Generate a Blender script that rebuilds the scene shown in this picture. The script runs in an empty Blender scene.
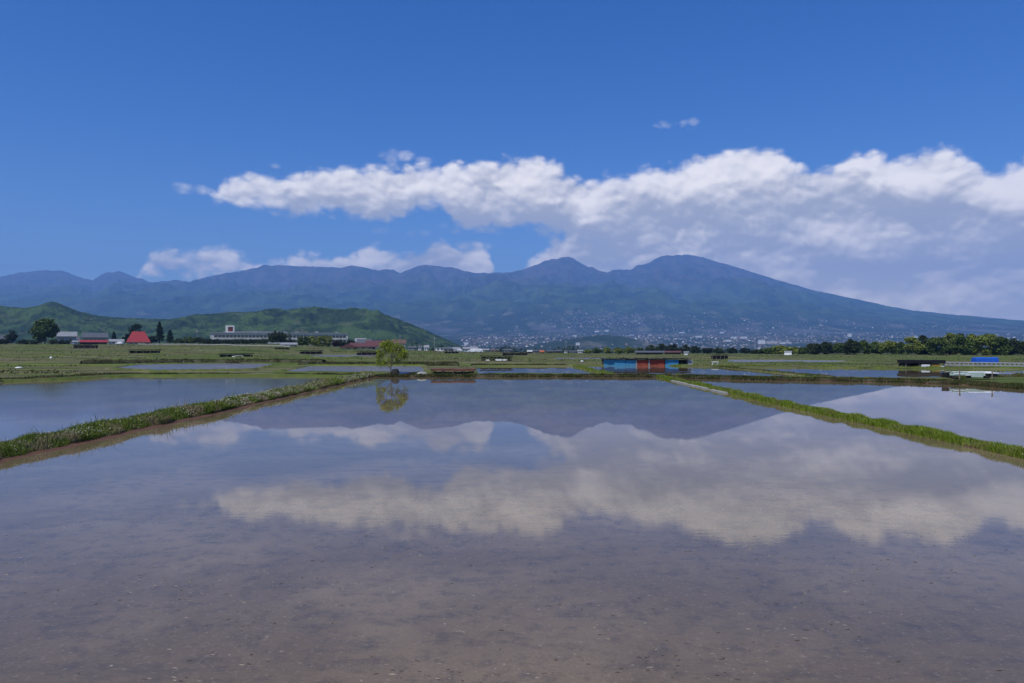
import bpy, math, random
import numpy as np
from mathutils import Vector

# ------------------------------------------------------------------ camera
scn = bpy.context.scene
COL = scn.collection
F = 740.0          # focal length in pixels at 1024 wide
HZ = 347.0         # horizon row
CH = 3.0           # camera height above the paddy water
cam = bpy.data.cameras.new("camera")
cam.sensor_width = 36.0
cam.lens = 36.0 * F / 1024.0
cam.shift_y = (HZ - 341.5) / 1024.0
cam.clip_start = 0.1
cam.clip_end = 80000
camo = bpy.data.objects.new("camera", cam)
COL.objects.link(camo)
camo.location = (0, 0, CH)
camo.rotation_euler = (math.radians(90), 0, 0)
scn.camera = camo

# ------------------------------------------------------------------ render
scn.view_settings.view_transform = 'Standard'
scn.view_settings.look = 'None'
scn.view_settings.exposure = 0.25
scn.view_settings.gamma = 1
scn.view_settings.use_curve_mapping = False
scn.render.engine = 'CYCLES'
scn.cycles.use_denoising = True
scn.cycles.max_bounces = 6
scn.cycles.volume_bounces = 1
scn.cycles.transparent_max_bounces = 8
scn.cycles.caustics_reflective = False
scn.cycles.caustics_refractive = False

# ------------------------------------------------------------------ world
SUN_EL, SUN_ROT = math.radians(56), math.radians(222)
SKY_STRENGTH = 0.103
world = bpy.data.worlds.new("World")
scn.world = world
world.use_nodes = True
wt = world.node_tree
wt.nodes.clear()


class NT:
    """tiny expression helper for node trees"""
    def __init__(s, tree):
        s.t = tree

    def n(s, typ, **kw):
        nd = s.t.nodes.new(typ)
        for k, v in kw.items():
            setattr(nd, k, v)
        return nd

    def link(s, a, b):
        if isinstance(a, (int, float)):
            b.default_value = a
        elif isinstance(a, (tuple, list)):
            b.default_value = a
        else:
            s.t.links.new(a, b)

    def m(s, op, a, b=None, c=None, clamp=False):
        nd = s.n('ShaderNodeMath', operation=op)
        nd.use_clamp = clamp
        s.link(a, nd.inputs[0])
        if b is not None:
            s.link(b, nd.inputs[1])
        if c is not None:
            s.link(c, nd.inputs[2])
        return nd.outputs[0]

    def comb(s, x, y, z):
        nd = s.n('ShaderNodeCombineXYZ')
        s.link(x, nd.inputs[0]); s.link(y, nd.inputs[1]); s.link(z, nd.inputs[2])
        return nd.outputs[0]

    def sep(s, v):
        nd = s.n('ShaderNodeSeparateXYZ')
        s.link(v, nd.inputs[0])
        return nd.outputs

    def noise(s, vec, scale, detail=4, rough=0.5, dist=0.0):
        nd = s.n('ShaderNodeTexNoise')
        s.link(vec, nd.inputs['Vector'])
        nd.inputs['Scale'].default_value = scale
        nd.inputs['Detail'].default_value = detail
        nd.inputs['Roughness'].default_value = rough
        nd.inputs['Distortion'].default_value = dist
        return nd.outputs['Fac']

    def vor(s, vec, scale, feature='F1', out='Distance'):
        nd = s.n('ShaderNodeTexVoronoi', feature=feature)
        s.link(vec, nd.inputs['Vector'])
        nd.inputs['Scale'].default_value = scale
        return nd.outputs[out]

    def mix(s, fac, a, b):
        nd = s.n('ShaderNodeMix', data_type='RGBA')
        s.link(fac, nd.inputs[0])
        for v, i in ((a, 6), (b, 7)):
            if isinstance(v, tuple) and len(v) == 3:
                v = (*v, 1)
            s.link(v, nd.inputs[i])
        return nd.outputs[2]

    def smooth(s, x, a, b, o0=0.0, o1=1.0, kind='SMOOTHSTEP'):
        nd = s.n('ShaderNodeMapRange', interpolation_type=kind)
        s.link(x, nd.inputs[0])
        nd.inputs[1].default_value = a; nd.inputs[2].default_value = b
        nd.inputs[3].default_value = o0; nd.inputs[4].default_value = o1
        return nd.outputs[0]

    def vmul(s, v, k):
        nd = s.n('ShaderNodeVectorMath', operation='MULTIPLY')
        s.link(v, nd.inputs[0]); nd.inputs[1].default_value = k
        return nd.outputs[0]

    def curve(s, x, pts):
        nd = s.n('ShaderNodeFloatCurve')
        c = nd.mapping.curves[0]
        while len(c.points) > 2:
            c.points.remove(c.points[-1])
        c.points[0].location = pts[0]
        c.points[1].location = pts[-1]
        for p in pts[1:-1]:
            c.points.new(*p)
        for p in c.points:
            p.handle_type = 'AUTO'
        nd.mapping.update()
        s.link(x, nd.inputs['Value'])
        return nd.outputs[0]


def ae(px, py):
    """azimuth and elevation (in units of 1/F radian) of a sky direction"""
    u, v = (px - 512) / F, (HZ - py) / F
    az = math.atan(u)
    return az * F, math.atan(v * math.cos(az)) * F


W = NT(wt)
tc = W.n('ShaderNodeTexCoord').outputs['Generated']
gx, gy, gz = W.sep(tc)
A0 = W.m('MULTIPLY', W.m('ARCTAN2', gx, gy), F)
E0 = W.m('MULTIPLY', W.m('ARCSINE', gz), F)

TOP = [(100, 215), (190, 205), (214, 194), (222, 183), (235, 174), (250, 171), (262, 176), (300, 174), (330, 170), (362, 168),
       (400, 166), (440, 165), (480, 162), (510, 160), (528, 158), (545, 161), (572, 176), (600, 180), (622, 178),
       (650, 168), (680, 164), (710, 157), (745, 152), (775, 154), (790, 163), (815, 170), (835, 164), (860, 153),
       (900, 153), (945, 150), (970, 157), (1000, 166), (1030, 160), (1100, 150), (1250, 170)]
BOT = [(100, 175), (190, 180), (214, 195), (222, 203), (260, 208), (300, 212), (340, 216), (380, 220), (400, 217), (420, 208),
       (440, 210), (455, 226), (480, 231), (520, 228), (545, 234), (575, 240), (600, 250), (622, 275), (650, 320),
       (700, 360), (1100, 360), (1250, 360)]
TOP2 = [(60, 300), (120, 292), (143, 268), (152, 254), (165, 248), (180, 253), (200, 248), (222, 246), (240, 252), (262, 262),
        (275, 262), (290, 258), (310, 257), (345, 258), (355, 251), (372, 248), (400, 253), (430, 250), (441, 243), (455, 248),
        (462, 252), (480, 247), (492, 258), (500, 282), (512, 285), (524, 268), (545, 248), (555, 240), (572, 236), (600, 243), (630, 250), (680, 250), (760, 262),
        (900, 270), (1100, 270)]


def to_curve(pts, emax):
    out = []
    for p in pts:
        a, e = ae(*p)
        out.append((min(max((a + 520) / 1180, 0), 1), min(max((e + 20) / (emax + 20), 0), 1)))
    return [(0.0, out[0][1])] + [o for o in out if 0 < o[0] < 1] + [(1.0, out[-1][1])]


BLOBS = [(190, 189, 14, 3), (278, 165, 7, 2.5), (667, 123, 8, 4.5), (692, 124, 9, 5), (390, 232, 11, 4),
         (416, 233, 9, 3), (400, 157, 28, 3.5), (340, 180, 8, 2), (470, 246, 20, 3.5), (466, 228, 15, 4),
         (705, 170, 10, 4)]
# single group evaluated three times: the cloud thickness at a sky position
g = bpy.data.node_groups.new("cloud_thickness", 'ShaderNodeTree')
g.interface.new_socket("A", in_out='INPUT', socket_type='NodeSocketFloat')
g.interface.new_socket("E", in_out='INPUT', socket_type='NodeSocketFloat')
g.interface.new_socket("D", in_out='OUTPUT', socket_type='NodeSocketFloat')
g.interface.new_socket("S", in_out='OUTPUT', socket_type='NodeSocketFloat')
g.interface.new_socket("depth", in_out='OUTPUT', socket_type='NodeSocketFloat')
g.interface.new_socket("bank", in_out='OUTPUT', socket_type='NodeSocketFloat')
G = NT(g)
gi, go = G.n('NodeGroupInput'), G.n('NodeGroupOutput')
A, E = gi.outputs[0], gi.outputs[1]
P = G.comb(A, G.m('MULTIPLY', E, 1.35), 3.7)
warp = G.m('MULTIPLY', G.m('SUBTRACT', G.noise(P, 1 / 60, 2, .5), .5), 26)
warp2 = G.m('MULTIPLY', G.m('SUBTRACT', G.noise(P, 1 / 33, 2, .5), .5), 16)
P2 = G.comb(G.m('ADD', A, warp), G.m('ADD', G.m('MULTIPLY', E, 1.5), warp2), 9.1)
big = G.m('SUBTRACT', G.noise(P2, 1 / 48, 8, .56), .5)
puff = G.m('SUBTRACT', .42, G.vor(P2, 1 / 15))          # billowing edges
puff2 = G.m('SUBTRACT', .42, G.vor(P2, 1 / 6.5))
tx = G.m('DIVIDE', G.m('ADD', A, 520), 1180, clamp=True)


def edge(pts):
    c = G.curve(tx, to_curve(pts, 280))
    return G.m('SUBTRACT', G.m('MULTIPLY', c, 300), 20)


T, B, T2 = edge(TOP), edge(BOT), edge(TOP2)
main = G.m('MINIMUM', G.m('SUBTRACT', T, E), G.m('MULTIPLY', G.m('SUBTRACT', E, B), 1.0))
main = G.m('MULTIPLY', main, 0.8)
low = G.m('MINIMUM', G.m('MULTIPLY', G.m('SUBTRACT', T2, E), 0.9), G.m('MULTIPLY', G.m('SUBTRACT', E, 62), .5))
# the low strip only near the ridge on the left, its base thins out
best = None
for (bx, by, ra, re) in BLOBS:
    a0, e0 = ae(bx, by)
    da = G.m('DIVIDE', G.m('SUBTRACT', A, a0), ra * 1.7)
    de = G.m('DIVIDE', G.m('SUBTRACT', E, e0), re * 1.9)
    r = G.m('SUBTRACT', 1, G.m('ADD', G.m('MULTIPLY', da, da), G.m('MULTIPLY', de, de)))
    r = G.m('SUBTRACT', G.m('MULTIPLY', G.m('MAXIMUM', r, -6), 4.5), 5.0)
    best = r if best is None else G.m('MAXIMUM', best, r)
geo = G.m('MAXIMUM', G.m('MAXIMUM', main, low), best)
geoc = G.m('MINIMUM', geo, 30)
det = G.m('ADD', G.m('MULTIPLY', big, 24), G.m('ADD', G.m('MULTIPLY', puff, 8), G.m('MULTIPLY', puff2, 2.6)))
G.link(G.m('ADD', G.m('ADD', geoc, 2.5), det), go.inputs[0])
# relief for self shading: saturates slower
soft = G.m('SUBTRACT', G.noise(P2, 1 / 78, 4, .5), .5)
mass = G.m('SUBTRACT', .45, G.vor(P2, 1 / 34, feature='SMOOTH_F1'))
relief = G.m('ADD', G.m('MULTIPLY', G.m('MINIMUM', geo, 18), 1.0), G.m('ADD', G.m('MULTIPLY', soft, 108), G.m('ADD', G.m('MULTIPLY', mass, 15), G.m('ADD', G.m('MULTIPLY', puff, 7.5), G.m('MULTIPLY', puff2, 2.2)))))
relief = G.m('ADD', relief, G.m('MULTIPLY', big, 20))
G.link(G.m('SUBTRACT', T, E), go.inputs[2])
G.link(G.m('MAXIMUM', main, low), go.inputs[3])
G.link(relief, go.inputs[1])


def cloud(a, e):
    nd = W.n('ShaderNodeGroup'); nd.node_tree = g
    W.link(a, nd.inputs[0]); W.link(e, nd.inputs[1])
    return nd.outputs[0], nd.outputs[1], nd.outputs[2], nd.outputs[3]


D0, S0, H0, K0 = cloud(A0, E0)
D1, S1, _, _ = cloud(W.m('ADD', A0, -2.0), W.m('ADD', E0, 5.0))
D2, S2, _, _ = cloud(W.m('ADD', A0, -8.0), W.m('ADD', E0, 22.0))
lit = W.m('ADD', W.m('MULTIPLY', W.m('SUBTRACT', S0, S1), 0.038), W.m('MULTIPLY', W.m('SUBTRACT', S0, S2), 0.0200))
lit = W.m('ADD', lit, W.smooth(H0, 70, 2, .20, .42))
lit = W.m('ADD', lit, W.smooth(D0, 0, 14, .22, 0))          # thin edges let light through
lit = W.smooth(lit, -0.12, 1.38)
alpha = W.smooth(D0, -1.5, 8.0)
alpha = W.m('MULTIPLY', alpha, W.smooth(K0, -9, -1, .42, 1))
alpha = W.m('MULTIPLY', alpha, W.smooth(gy, 0.0, 0.15))
alpha = W.m('MULTIPLY', alpha, W.smooth(D0, 0, 22, .86, 1.0))
low_tone = W.mix(W.smooth(E0, 10, 120), (0.88, 0.82, 0.75), (0.50, 0.50, 0.51))
hi_tone = W.mix(W.smooth(E0, 10, 130), (1.55, 1.35, 1.12), (1.25, 1.16, 1.05))
ccol = W.mix(lit, low_tone, hi_tone)

sky = W.n('ShaderNodeTexSky', sky_type='NISHITA')
sky.sun_disc = False
sky.sun_elevation = SUN_EL
sky.sun_rotation = SUN_ROT
sky.altitude = 700
sky.air_density = 1.0
sky.dust_density = 0.35
sky.ozone_density = 3.0
hs = W.n('ShaderNodeHueSaturation'); hs.inputs['Saturation'].default_value = 1.42; hs.inputs['Hue'].default_value = .517
W.link(sky.outputs[0], hs.inputs['Color'])
bg1 = W.n('ShaderNodeBackground'); W.link(hs.outputs[0], bg1.inputs[0]); bg1.inputs[1].default_value = SKY_STRENGTH
bg2 = W.n('ShaderNodeBackground'); W.link(ccol, bg2.inputs[0]); bg2.inputs[1].default_value = 1.0
mx = W.n('ShaderNodeMixShader')
W.link(alpha, mx.inputs[0]); W.link(bg1.outputs[0], mx.inputs[1]); W.link(bg2.outputs[0], mx.inputs[2])
wo = W.n('ShaderNodeOutputWorld'); W.link(mx.outputs[0], wo.inputs[0])
world.cycles.sampling_method = 'MANUAL'
world.cycles.sample_map_resolution = 512

# ------------------------------------------------------------------ sun
sun = bpy.data.lights.new("sun", 'SUN')
sun.energy = 3.2
sun.angle = math.radians(0.5)
sun.color = (1.0, 0.96, 0.90)
suno = bpy.data.objects.new("sun", sun)
COL.objects.link(suno)
sd = Vector((math.sin(SUN_ROT) * math.cos(SUN_EL), math.cos(SUN_ROT) * math.cos(SUN_EL), math.sin(SUN_EL)))
suno.rotation_euler = (-sd).to_track_quat('-Z', 'Y').to_euler()
suno.location = (0, 0, 50)


# ================================================================== helpers
def mat(name, build=None, color=(.5, .5, .5), rough=.85, metal=0.0, spec=0.3):
    m = bpy.data.materials.new(name)
    m.use_nodes = True
    nt = m.node_tree
    b = nt.nodes['Principled BSDF']
    b.inputs['Base Color'].default_value = (*color, 1)
    b.inputs['Roughness'].default_value = rough
    b.inputs['Metallic'].default_value = metal
    b.inputs['Specular IOR Level'].default_value = spec
    if build:
        build(NT(nt), b)
    return m


def worn(color, amount=.25, scale=3.0, dark=None, rough=.8, stripe=0, streak=0):
    """weathered paint or sheet: patchy tone, with a corrugation bump when stripe is given"""
    dark = dark or tuple(c * .55 for c in color)

    def f(N, b):
        oc = N.n('ShaderNodeTexCoord').outputs['Object']
        v = N.vmul(oc, (1, 1, .35 if streak else 1))
        k = N.smooth(N.noise(v, scale, 6, .6), .42, .75, 0, 1)
        k = N.m('MULTIPLY', k, amount * 2)
        c = N.mix(k, color, dark)
        N.link(c, b.inputs['Base Color'])
        if stripe:
            w = N.n('ShaderNodeTexWave', wave_type='BANDS', bands_direction='X')
            N.link(oc, w.inputs['Vector']); w.inputs['Scale'].default_value = stripe
            bp = N.n('ShaderNodeBump'); bp.inputs['Strength'].default_value = .6; bp.inputs['Distance'].default_value = .03
            N.link(w.outputs['Fac'], bp.inputs['Height']); N.link(bp.outputs[0], b.inputs['Normal'])
    return f


def mesh_np(name, verts, quads=None, tris=None, m=None, parent=None, smooth=False, attr=None):
    me = bpy.data.meshes.new(name)
    verts = np.asarray(verts, dtype=np.float32)
    me.vertices.add(len(verts)); me.vertices.foreach_set('co', verts.ravel())
    idx, st, tot = [], [], []
    o = 0
    for arr, k in ((quads, 4), (tris, 3)):
        if arr is not None and len(arr):
            arr = np.asarray(arr, dtype=np.int32)
            idx.append(arr.ravel()); st.append(o + np.arange(len(arr)) * k); tot.append(np.full(len(arr), k))
            o += arr.size
    idx = np.concatenate(idx).astype(np.int32); st = np.concatenate(st).astype(np.int32); tot = np.concatenate(tot).astype(np.int32)
    me.loops.add(len(idx)); me.loops.foreach_set('vertex_index', idx)
    me.polygons.add(len(st)); me.polygons.foreach_set('loop_start', st); me.polygons.foreach_set('loop_total', tot)
    if smooth:
        me.polygons.foreach_set('use_smooth', np.ones(len(st), dtype=bool))
    if attr is not None:
        for k, a in attr.items():
            at = me.attributes.new(k, 'FLOAT', 'POINT'); at.data.foreach_set('value', np.asarray(a, dtype=np.float32))
    me.update(calc_edges=True)
    if m: me.materials.append(m)
    ob = bpy.data.objects.new(name, me); COL.objects.link(ob)
    if parent: ob.parent = parent
    return ob


def grid_faces(nr, nc):
    i = np.arange(nr * nc).reshape(nr, nc)
    return np.stack([i[:-1, :-1], i[:-1, 1:], i[1:, 1:], i[1:, :-1]], -1).reshape(-1, 4)


def tag(o, label=None, cat=None, group=None, kind=None):
    if label: o['label'] = label
    if cat: o['category'] = cat
    if group: o['group'] = group
    if kind: o['kind'] = kind
    return o


def empty(name, loc, label=None, cat=None, group=None, rz=0):
    o = bpy.data.objects.new(name, None); COL.objects.link(o)
    o.empty_display_size = .3
    o.location = loc; o.rotation_euler = (0, 0, rz)
    return tag(o, label, cat, group)


class MB:
    """collects boxes, prisms and tubes into one mesh"""
    def __init__(s):
        s.v, s.f = [], []

    def box(s, x0, x1, y0, y1, z0, z1):
        b = len(s.v)
        s.v += [(x0, y0, z0), (x1, y0, z0), (x1, y1, z0), (x0, y1, z0), (x0, y0, z1), (x1, y0, z1), (x1, y1, z1), (x0, y1, z1)]
        s.f += [(b, b + 3, b + 2, b + 1), (b + 4, b + 5, b + 6, b + 7), (b, b + 1, b + 5, b + 4), (b + 1, b + 2, b + 6, b + 5),
                (b + 2, b + 3, b + 7, b + 6), (b + 3, b, b + 4, b + 7)]
        return s

    def poly(s, pts, faces):
        b = len(s.v); s.v += [tuple(p) for p in pts]; s.f += [tuple(b + i for i in f) for f in faces]
        return s

    def gable(s, x0, x1, y0, y1, z0, z1, over=.4, th=.25, along='x'):
        """solid pitched roof, ridge along x or y"""
        if along == 'x':
            ym = (y0 + y1) / 2
            p = [(x0 - over, y0 - over, z0), (x1 + over, y0 - over, z0), (x1 + over, y1 + over, z0), (x0 - over, y1 + over, z0),
                 (x0 - over, y0 - over, z0 + th), (x1 + over, y0 - over, z0 + th), (x1 + over, y1 + over, z0 + th), (x0 - over, y1 + over, z0 + th),
                 (x0 - over, ym, z1), (x1 + over, ym, z1)]
            f = [(0, 3, 2, 1), (0, 1, 5, 4), (2, 3, 7, 6), (4, 5, 9, 8), (6, 7, 8, 9), (1, 2, 6, 9, 5), (3, 0, 4, 8, 7)]
        else:
            xm = (x0 + x1) / 2
            p = [(x0 - over, y0 - over, z0), (x1 + over, y0 - over, z0), (x1 + over, y1 + over, z0), (x0 - over, y1 + over, z0),
                 (x0 - over, y0 - over, z0 + th), (x1 + over, y0 - over, z0 + th), (x1 + over, y1 + over, z0 + th), (x0 - over, y1 + over, z0 + th),
                 (xm, y0 - over, z1), (xm, y1 + over, z1)]
            f = [(0, 3, 2, 1), (1, 2, 6, 5), (3, 0, 4, 7), (5, 6, 9, 8), (7, 4, 8, 9), (0, 1, 5, 8, 4), (2, 3, 7, 9, 6)]
        return s.poly(p, f)

    def hip(s, x0, x1, y0, y1, z0, z1, inset, over=.4):
        x0 -= over; x1 += over; y0 -= over; y1 += over; ym = (y0 + y1) / 2
        p = [(x0, y0, z0), (x1, y0, z0), (x1, y1, z0), (x0, y1, z0), (x0 + inset, ym, z1), (x1 - inset, ym, z1)]
        return s.poly(p, [(0, 3, 2, 1), (0, 1, 5, 4), (1, 2, 5), (2, 3, 4, 5), (3, 0, 4)])

    def tube(s, a, b, r0, r1=None, n=7, cap=True):
        r1 = r0 if r1 is None else r1
        a, b = Vector(a), Vector(b); d = (b - a).normalized()
        u = d.orthogonal().normalized(); w = d.cross(u)
        k = len(s.v)
        for c, r in ((a, r0), (b, r1)):
            for i in range(n):
                t = 2 * math.pi * i / n
                s.v.append(tuple(c + u * math.cos(t) * r + w * math.sin(t) * r))
        for i in range(n):
            j = (i + 1) % n
            s.f.append((k + i, k + j, k + n + j, k + n + i))
        if cap:
            s.f.append(tuple(k + i for i in range(n))[::-1]); s.f.append(tuple(k + n + i for i in range(n)))
        return s

    def build(s, name, m, parent=None, smooth=False):
        me = bpy.data.meshes.new(name); me.from_pydata(s.v, [], s.f); me.update()
        if smooth:
            for p in me.polygons: p.use_smooth = True
        if m: me.materials.append(m)
        o = bpy.data.objects.new(name, me); COL.objects.link(o)
        if parent: o.parent = parent
        return o


# numpy value noise
def _hash(ix, iy, seed):
    n = (ix.astype(np.int64) * 374761393 + iy.astype(np.int64) * 668265263 + seed * 1442695041) & 0x7fffffff
    n = ((n ^ (n >> 13)) * 1274126177) & 0x7fffffff
    n = n ^ (n >> 16)
    return (n & 0xffff) / 65535.0


def vnoise(x, y, seed=0):
    ix, iy = np.floor(x), np.floor(y)
    fx, fy = x - ix, y - iy
    fx = fx * fx * (3 - 2 * fx); fy = fy * fy * (3 - 2 * fy)
    a, b = _hash(ix, iy, seed), _hash(ix + 1, iy, seed)
    c, d = _hash(ix, iy + 1, seed), _hash(ix + 1, iy + 1, seed)
    return (a * (1 - fx) + b * fx) * (1 - fy) + (c * (1 - fx) + d * fx) * fy


def fbm(x, y, seed=0, octs=5, gain=.5, ridged=False):
    s, a, t = 0, 1.0, 0
    for o in range(octs):
        n = vnoise(x * 2 ** o + 17.3 * o, y * 2 ** o - 9.1 * o, seed + o)
        if ridged: n = 1 - np.abs(2 * n - 1)
        s = s + a * n; t += a; a *= gain
    return s / t


def sstep(x, a, b):
    t = np.clip((x - a) / (b - a), 0, 1)
    return t * t * (3 - 2 * t)


# ================================================================== mountains
SKYL = [(-120, 290), (-60, 283), (0, 277), (20, 273), (45, 270), (62, 271), (80, 277), (92, 280), (105, 273), (118, 271), (130, 275), (150, 282),
        (160, 282), (175, 280), (190, 282), (210, 276), (240, 271), (262, 266), (280, 264), (300, 266), (325, 267), (340, 268),
        (352, 265), (362, 267), (378, 270), (393, 269), (400, 273), (412, 269), (425, 264), (440, 266), (455, 268), (475, 273),
        (490, 273), (512, 272.3), (530, 267), (545, 261.5), (562, 257.3), (568, 257.5), (575, 259.2), (581, 263), (587, 267), (593, 267.5), (600, 271.3), (607, 272.5), (613, 269.8), (619, 270), (626, 269.5), (632, 268.8), (636, 266),
        (642, 265), (652, 260.8), (660, 257), (667, 255.3), (680, 255), (694, 255), (703, 257), (712, 260.5), (738, 267.5), (762, 275), (787, 282.5), (812, 289.5), (837, 295), (862, 300),
        (887, 305.5), (912, 310), (950, 314.5), (1000, 318.5), (1024, 321), (1150, 324)]
RD = 16000.0


def plain_z(Y):
    return np.interp(Y, [0, 700, 1200, 2500, 4000, 7000, 9500, 12000, 20000], [0, 0, -12, -14, 10, 140, 290, 360, 430])


def world_pt(px, py, Y):
    return ((px - 512) / F * Y, Y, CH + (HZ - py) / F * Y)


def build_mountains():
    pxs = np.arange(-150, 1180, 1.1)
    Ys = np.concatenate([np.linspace(6600, 14500, 160), np.linspace(14550, 17500, 70)])
    U, Y = np.meshgrid((pxs - 512) / F, Ys)
    X = U * Y
    base = plain_z(Y)
    sx = np.array([p[0] for p in SKYL]); sy = np.array([p[1] for p in SKYL])
    # the crest wanders in depth
    def crestY(px): return RD + 450 * np.sin(px / 95.0)
    segs = []          # x, y, z polyline pieces with fall-off length
    cx = np.arange(-130, 1150, 9.0)
    cz = np.interp(cx, sx, sy)
    pts = [world_pt(a, b, crestY(a)) for a, b in zip(cx, cz)]
    for p, q in zip(pts[:-1], pts[1:]):
        L = 3600
        segs.append((p, q, L, 1.0))
    rng = np.random.default_rng(5)
    # spurs running down towards the plain
    for px, py in [(20, 275), (55, 272), (118, 273), (170, 283), (225, 275), (262, 268), (290, 267), (330, 269), (352, 267), (393, 271),
                   (425, 266), (450, 270), (490, 275), (530, 266), (562, 259), (590, 269), (640, 268), (665, 258), (700, 260),
                   (740, 272), (790, 286)]:
        x, y, z = world_pt(px, py, crestY(px))
        dx = rng.uniform(-.55, .55)
        prev = (x, y, z - 30)
        for k in range(5):
            step = rng.uniform(600, 1100)
            nx, ny = prev[0] + dx * step, prev[1] - step
            dx = np.clip(dx + rng.uniform(-.25, .25), -.7, .7)
            nz = prev[2] - (prev[2] - plain_z(ny)) * rng.uniform(.2, .34)
            segs.append((prev, (nx, ny, nz), 850, .8))
            prev = (nx, ny, nz)
    Z = np.full_like(X, -1e9)
    nz1 = fbm(X / 1500, Y / 1500, 3, 4)
    Xw, Yw = X + (nz1 - .5) * 700, Y + (fbm(X / 1700, Y / 1700, 9, 4) - .5) * 500
    far = np.clip((RD - Y) / 1500, 0, 1)
    Xw = X + (Xw - X) * far; Yw = Y + (Yw - Y) * far
    for p, q, L, kk in segs:
        ax, ay, az = p; bx, by, bz = q
        dx, dy = bx - ax, by - ay
        t = np.clip(((Xw - ax) * dx + (Yw - ay) * dy) / (dx * dx + dy * dy), 0, 1)
        d = np.hypot(Xw - ax - t * dx, Yw - ay - t * dy)
        h = az + t * (bz - az) - base
        Z = np.maximum(Z, h * np.exp(-(d / L) ** (1.0 if L > 2000 else 1.15)))
    Z *= sstep(Y, 6500, 10200)
    rel = Z.copy()
    gul = fbm(X / 620 + (nz1 - .5) * 3, Y / 2100, 21, 5, .55, ridged=True)
    gul2 = fbm(X / 260, Y / 500, 31, 4, .55)
    amp = np.clip(rel / 500, 0, 1) * np.clip((crestY(U * F + 512) - 150 - Y) / 1800, 0.0, 1)
    big_ = fbm(X / 1400 + (nz1 - .5) * 2, Y / 3600, 25, 4, .5, ridged=True)
    Z = base + rel + (gul - .62) * 420 * amp + (gul2 - .5) * 130 * amp + (big_ - .62) * 520 * amp
    # bring every column's crest to the height of the real skyline
    PXc = U[0] * F + 512
    jag = (vnoise(PXc / 3.1, PXc * 0, 7) - .5) * 1.1 + (vnoise(PXc / 8.0, PXc * 0, 8) - .5) * 1.3
    tgt = (HZ - (np.interp(PXc, sx, sy) + jag * np.interp(PXc, [0, 690, 720, 1150], [1, 1, .35, .3]))) / F
    r_ = Z - base
    lo, hi = np.full(len(PXc), .05), np.full(len(PXc), 3.)
    for _ in range(22):
        md = (lo + hi) / 2
        over = ((base + r_ * md - CH) / Y).max(axis=0) > tgt
        hi = np.where(over, md, hi); lo = np.where(over, lo, md)
    sc_ = (lo + hi) / 2
    sc_ = np.convolve(np.pad(sc_, 1, mode='edge'), [.25, .5, .25], 'valid')
    Z = base + r_ * sc_
    # smooth foothill relief on the apron
    Z += (fbm(X / 900, Y / 1300, 44, 4) - .5) * 60 * sstep(Y, 7500, 9500) * (1 - np.clip(rel / 700, 0, 1))
    Z -= 30 * (1 - sstep(Y, 6600, 7900))
    global MGRID
    MGRID = (pxs, Ys, Z)
    m = mat("mountain_forest", mountain_mat, rough=1, spec=0)
    o = mesh_np("mountains", np.stack([X, Y, Z], -1).reshape(-1, 3), grid_faces(*X.shape), m=m, smooth=True)
    tag(o, kind='structure', label="blue hazy volcanic mountain range along the horizon")


def mountain_mat(N, b):
    p = N.n('ShaderNodeNewGeometry').outputs['Position']
    x, y, z = N.sep(p)
    n1 = N.noise(N.vmul(p, (1, .45, 2)), 1 / 900, 8, .6)
    n2 = N.noise(N.vmul(p, (1, .5, 1)), 1 / 260, 6, .65)
    zz = N.m('ADD', z, N.m('MULTIPLY', N.m('SUBTRACT', n1, .5), 900))
    c = N.mix(N.smooth(n2, .35, .65), (0.008, 0.024, 0.012), (0.055, 0.095, 0.030))
    c = N.mix(N.smooth(zz, 700, 1500), c, N.mix(N.smooth(n2, .38, .62), (0.028, 0.032, 0.024), (0.10, 0.075, 0.066)))
    # clear-felled patches, fields and landslip scars low on the slopes
    pt = N.m('MULTIPLY', N.smooth(N.noise(N.vmul(p, (1, .25, 1)), 1 / 420, 3, .5, .6), .63, .68), N.smooth(z, 250, 900, 1, 0))
    c = N.mix(N.m('MULTIPLY', pt, .6), c, (0.13, 0.14, 0.09))
    c = N.mix(N.smooth(y, 8200, 9600), far_plain(N, p), c)
    N.link(c, b.inputs['Base Color'])


def far_plain(N, p):
    f1 = N.noise(N.vmul(p, (1, .35, 0)), 1 / 240, 6, .6)
    f2 = N.vor(N.vmul(p, (1, .4, 0)), 1 / 110, out='Color')
    fld = N.mix(N.smooth(N.sep(f2)[0], .55, .9), (0.03, 0.05, 0.025), (0.13, 0.13, 0.095))
    c = N.mix(N.smooth(f1, .44, .60), (0.018, 0.036, 0.018), fld)
    built = N.noise(N.vmul(p, (1, .4, 0)), 1 / 520, 7, .7)
    return N.mix(N.m('MULTIPLY', N.smooth(built, .50, .60, 0, .6), N.smooth(N.sep(p)[2], 330, 200)), c, (0.125, 0.115, 0.115))


build_mountains()

# ================================================================== wooded hill on the left
HILL = [(-120, 318), (-60, 309), (0, 305), (25, 306), (38, 304), (52, 302), (65, 305), (80, 310), (100, 314), (130, 316), (170, 318), (200, 314),
        (215, 312), (232, 310), (260, 309), (285, 309), (310, 307), (345, 307), (366, 308), (380, 311), (395, 317), (410, 322), (430, 331), (448, 338), (462, 345), (480, 350), (500, 352)]


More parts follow.
